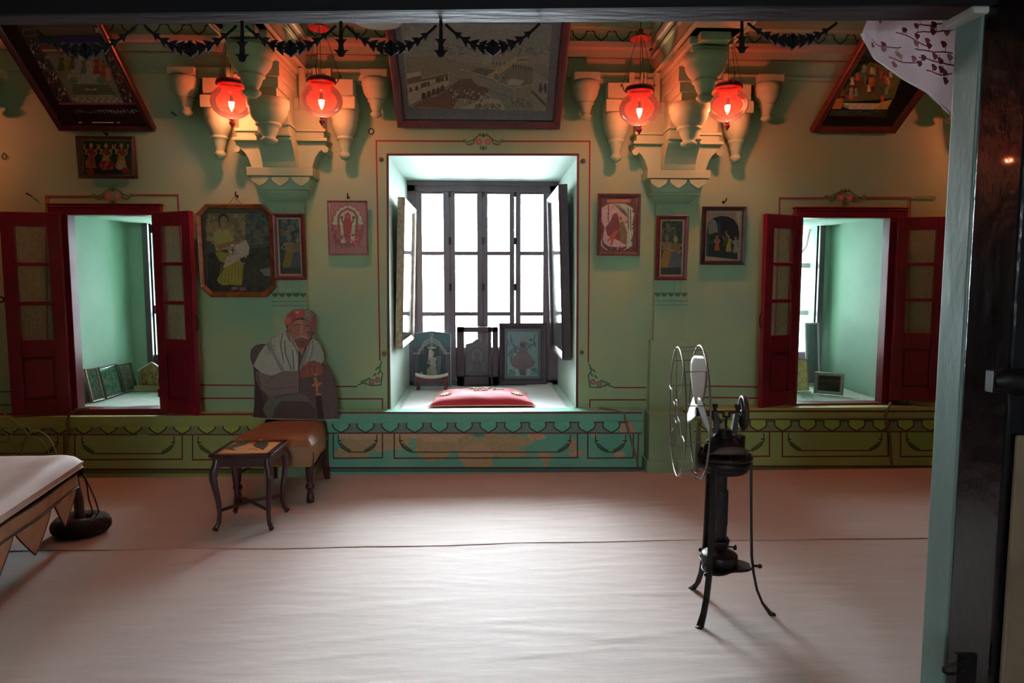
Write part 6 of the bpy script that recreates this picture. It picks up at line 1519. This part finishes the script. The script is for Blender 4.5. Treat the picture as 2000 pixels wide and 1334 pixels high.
# ================================================================ printed curtain bunched at the right
def cloth_mat():
    m = mat('printed_cotton', '#ffffff', .8, vcol=True, var=.05, scale=14, bump=.2, bscale=20)
    nt = m.node_tree; N = nt.nodes; L = nt.links; b = N['Principled BSDF']
    t = N.new('ShaderNodeBsdfTranslucent'); a = N.new('ShaderNodeVertexColor'); a.layer_name = 'Col'; L.new(a.outputs[0], t.inputs[0])
    mx = N.new('ShaderNodeMixShader'); mx.inputs[0].default_value = .35; L.new(b.outputs[0], mx.inputs[1]); L.new(t.outputs[0], mx.inputs[2]); L.new(mx.outputs[0], N['Material Output'].inputs[0]); return m
edge = [(1683, 66), (1708, 113), (1762, 152), (1812, 180), (1856, 222)]
topp = [(1722, -30), (1745, -40), (1780, -60), (1830, -60), (1900, -60)]
YC = 2.20
def ip(L_, t):
    t = min(max(t, 0), 1) * (len(L_) - 1); i = min(int(t), len(L_) - 2); f = t - i
    return (L_[i][0] * (1 - f) + L_[i + 1][0] * f, L_[i][1] * (1 - f) + L_[i + 1][1] * f)
def cf(u, v, off=0):
    a = ip(edge, u); b = ip(topp, u); x = a[0] * (1 - v) + b[0] * v; y = a[1] * (1 - v) + b[1] * v
    fold = .016 * math.sin(6 * u + 3.5 * v) + .010 * math.sin(15 * u - 4 * v + 1) * v + .03 * u
    return P(x, y, YC + fold - off)
m = MB(); m.setcol('#a99a9e'); m.grid(lambda u, v: cf(u, v), 40, 30)
rd = random.Random(77)
def cpoly(cu_, cv_, pts, c_, off):
    m.setcol(c_); m.add([cf(cu_ + a, cv_ + b, off) for a, b in pts], [tuple(range(len(pts)))])
for st in range(11):
    u0, v0 = rd.uniform(-.0, .75), rd.uniform(.08, .75); a0 = rd.uniform(.0, .5); pr_ = None
    for k in range(8):
        u1 = u0 + .045 * math.cos(a0); v1 = v0 + .04 * math.sin(a0); a0 += rd.uniform(-.25, .3)
        if 0 < u1 < 1 and 0 < v1 < 1:
            m.setcol('#8a4a58'); m.add([cf(u0, v0, .0012), cf(u1, v1, .0012), cf(u1, v1 + .012, .0012), cf(u0, v0 + .012, .0012)], [(0, 1, 2, 3)])
            if k % 2 == 0:
                du, dv = rd.uniform(-.05, .05), rd.choice((-.05, .05))
                if 0.03 < u1 + du < .97 and .03 < v1 + dv < .95:
                    cpoly(u1 + du, v1 + dv, [(.026 * math.cos(t) * (1 + .35 * math.sin(3 * t)), .026 * math.sin(t)) for t in [i * PI / 5 for i in range(10)]], rd.choice(['#7c3048', '#9a5a68', '#a08078', '#8a4050']), .002)
                    cpoly(u1 + du / 2, v1 + dv / 2, [(-.003, -.02), (.003, -.02), (.003, .02), (-.003, .02)], '#8a4a58', .0015)
        u0, v0 = u1, v1
o = m.build('printed_curtain', cloth_mat()); tag(o, 'white cotton curtain printed with dark red sprigs, drawn up beside the jamb', 'curtain')
m = MB(); m.setcol('#d8cdd0'); m.tube([cf(i / 40, 0, .003) for i in range(41)], .004, 6); hm = m.build('sunlit_hem', cloth_mat(), o)  # edge coloured paler than the cloth, standing in for sunlight shining through

# ================================================================ small fittings
def hook(px, py, kind, label):
    p = P(px, py, D); m = MB()
    if kind == 'hook': m.tube([p + Vector((0, .0, 0)), p + Vector((0, -.03, -.002)), p + Vector((.004, -.045, .006)), p + Vector((.006, -.046, .028))], .0045, 7); m.lathe([(0, 0), (.012, 0), (.010, .004), (0, .005)], 12, tuple(p), M=Matrix.Rotation(PI / 2, 4, 'X'))
    elif kind == 'nail': m.tube([p, p + Vector((-.012, -.035, .014))], .0045, 7); m.ball(tuple(p + Vector((-.012, -.035, .014))), .007, 6)
    elif kind == 'ring': m.tube([p + Vector((.018 * math.cos(a), -.008, .02 * math.sin(a))) for a in [i * PI / 8 for i in range(16)]], .003, 6, closed=True); m.tube([p + Vector((0, 0, .022)), p + Vector((0, -.016, .022))], .004, 6)
    else: m.lathe([(0, 0), (.016, 0), (.018, .012), (.012, .022), (0, .025)], 12, tuple(p), M=Matrix.Rotation(PI / 2, 4, 'X'))
    o = m.build({'hook': 'wall_hook', 'nail': 'wall_nail', 'ring': 'wall_ring', 'knob': 'round_wall_peg'}[kind], M_IRON if kind != 'knob' else mat('grey_knob', '#5d5f58', .5, .3)); tag(o, label, 'hook' if kind in ('hook', 'nail') else kind)
hook(344, 226, 'nail', 'iron nail in the wall right of the upper left painting')
hook(62, 383, 'nail', 'iron nail in the wall above the left window shutter, left of its red border')
hook(10, 306, 'ring', 'small iron ring on the wall at the far left edge, level with the small print')
hook(463, 383, 'hook', 'iron hook holding the wire of the gilt octagonal picture')
hook(680, 386, 'hook', 'iron hook above the dusty pink fretwork plaque')
hook(1413, 395, 'hook', 'iron hook above the black framed court picture')
hook(725, 257, 'ring', 'iron ring on the wall left of the centre window ornament')
hook(208, 262, 'hook', 'iron hook above the small black framed print')
hook(1139, 315, 'knob', 'round peg at the upper right of the centre window border')
hook(745, 312, 'knob', 'round peg at the upper left of the centre window border')
hook(751, 690, 'knob', 'round peg at the lower left of the centre window border')
hook(1136, 688, 'knob', 'round peg at the lower right of the centre window border')
def cable(pts, r, label, nm='cable'):
    m = MB(); m.tube(pts, r, 8); o = m.build(nm, mat('painted_cable', '#6c6248', .6, var=.1)); tag(o, label, 'cable')
q = lambda x, y, o_=.012: P(x, y, DF - o_)
zt_ = P(943, 806, DF - .035).z + .012
cable([q(176, 797, .03), q(150, 800, .05), q(135, 810, .05), q(131, 826, .045), q(131, 850, .022), q(130, 890, .014)], .009, 'painted conduit bending over the left dais under the left window')
cable([q(1170, 797, .02), q(1200, 801, .045), q(1219, 806, .05), q(1222, 820, .045), q(1233, 860, .03), q(1246, 905, .014)], .008, 'painted cable running down the right end of the turquoise dais')
cable([q(1740, 786, .03), q(1733, 800, .05), q(1729, 815, .05), q(1738, 850, .025), q(1742, 908, .014)], .009, 'painted cable bending down the right dais under the right window')
p = P(737, 37, 3.1)
sh = thing('ceiling_lamp', 'white shallow enamel lamp shade just showing under the lintel', 'lamp', (p.x, p.y, p.z))
m = MB(); m.lathe([(.105, -.010), (.100, -.006), (.07, .012), (.03, .03), (.02, .05), (0, .052)], 32, tuple(p)); m.build('lamp_shade', mat('white_enamel', '#dcd8cc', .35), sh)
m = MB(); m.tube([p + Vector((0, 0, .05)), Vector((p.x, p.y, ZC))], .006, 8); m.build('stem', M_IRON, sh)
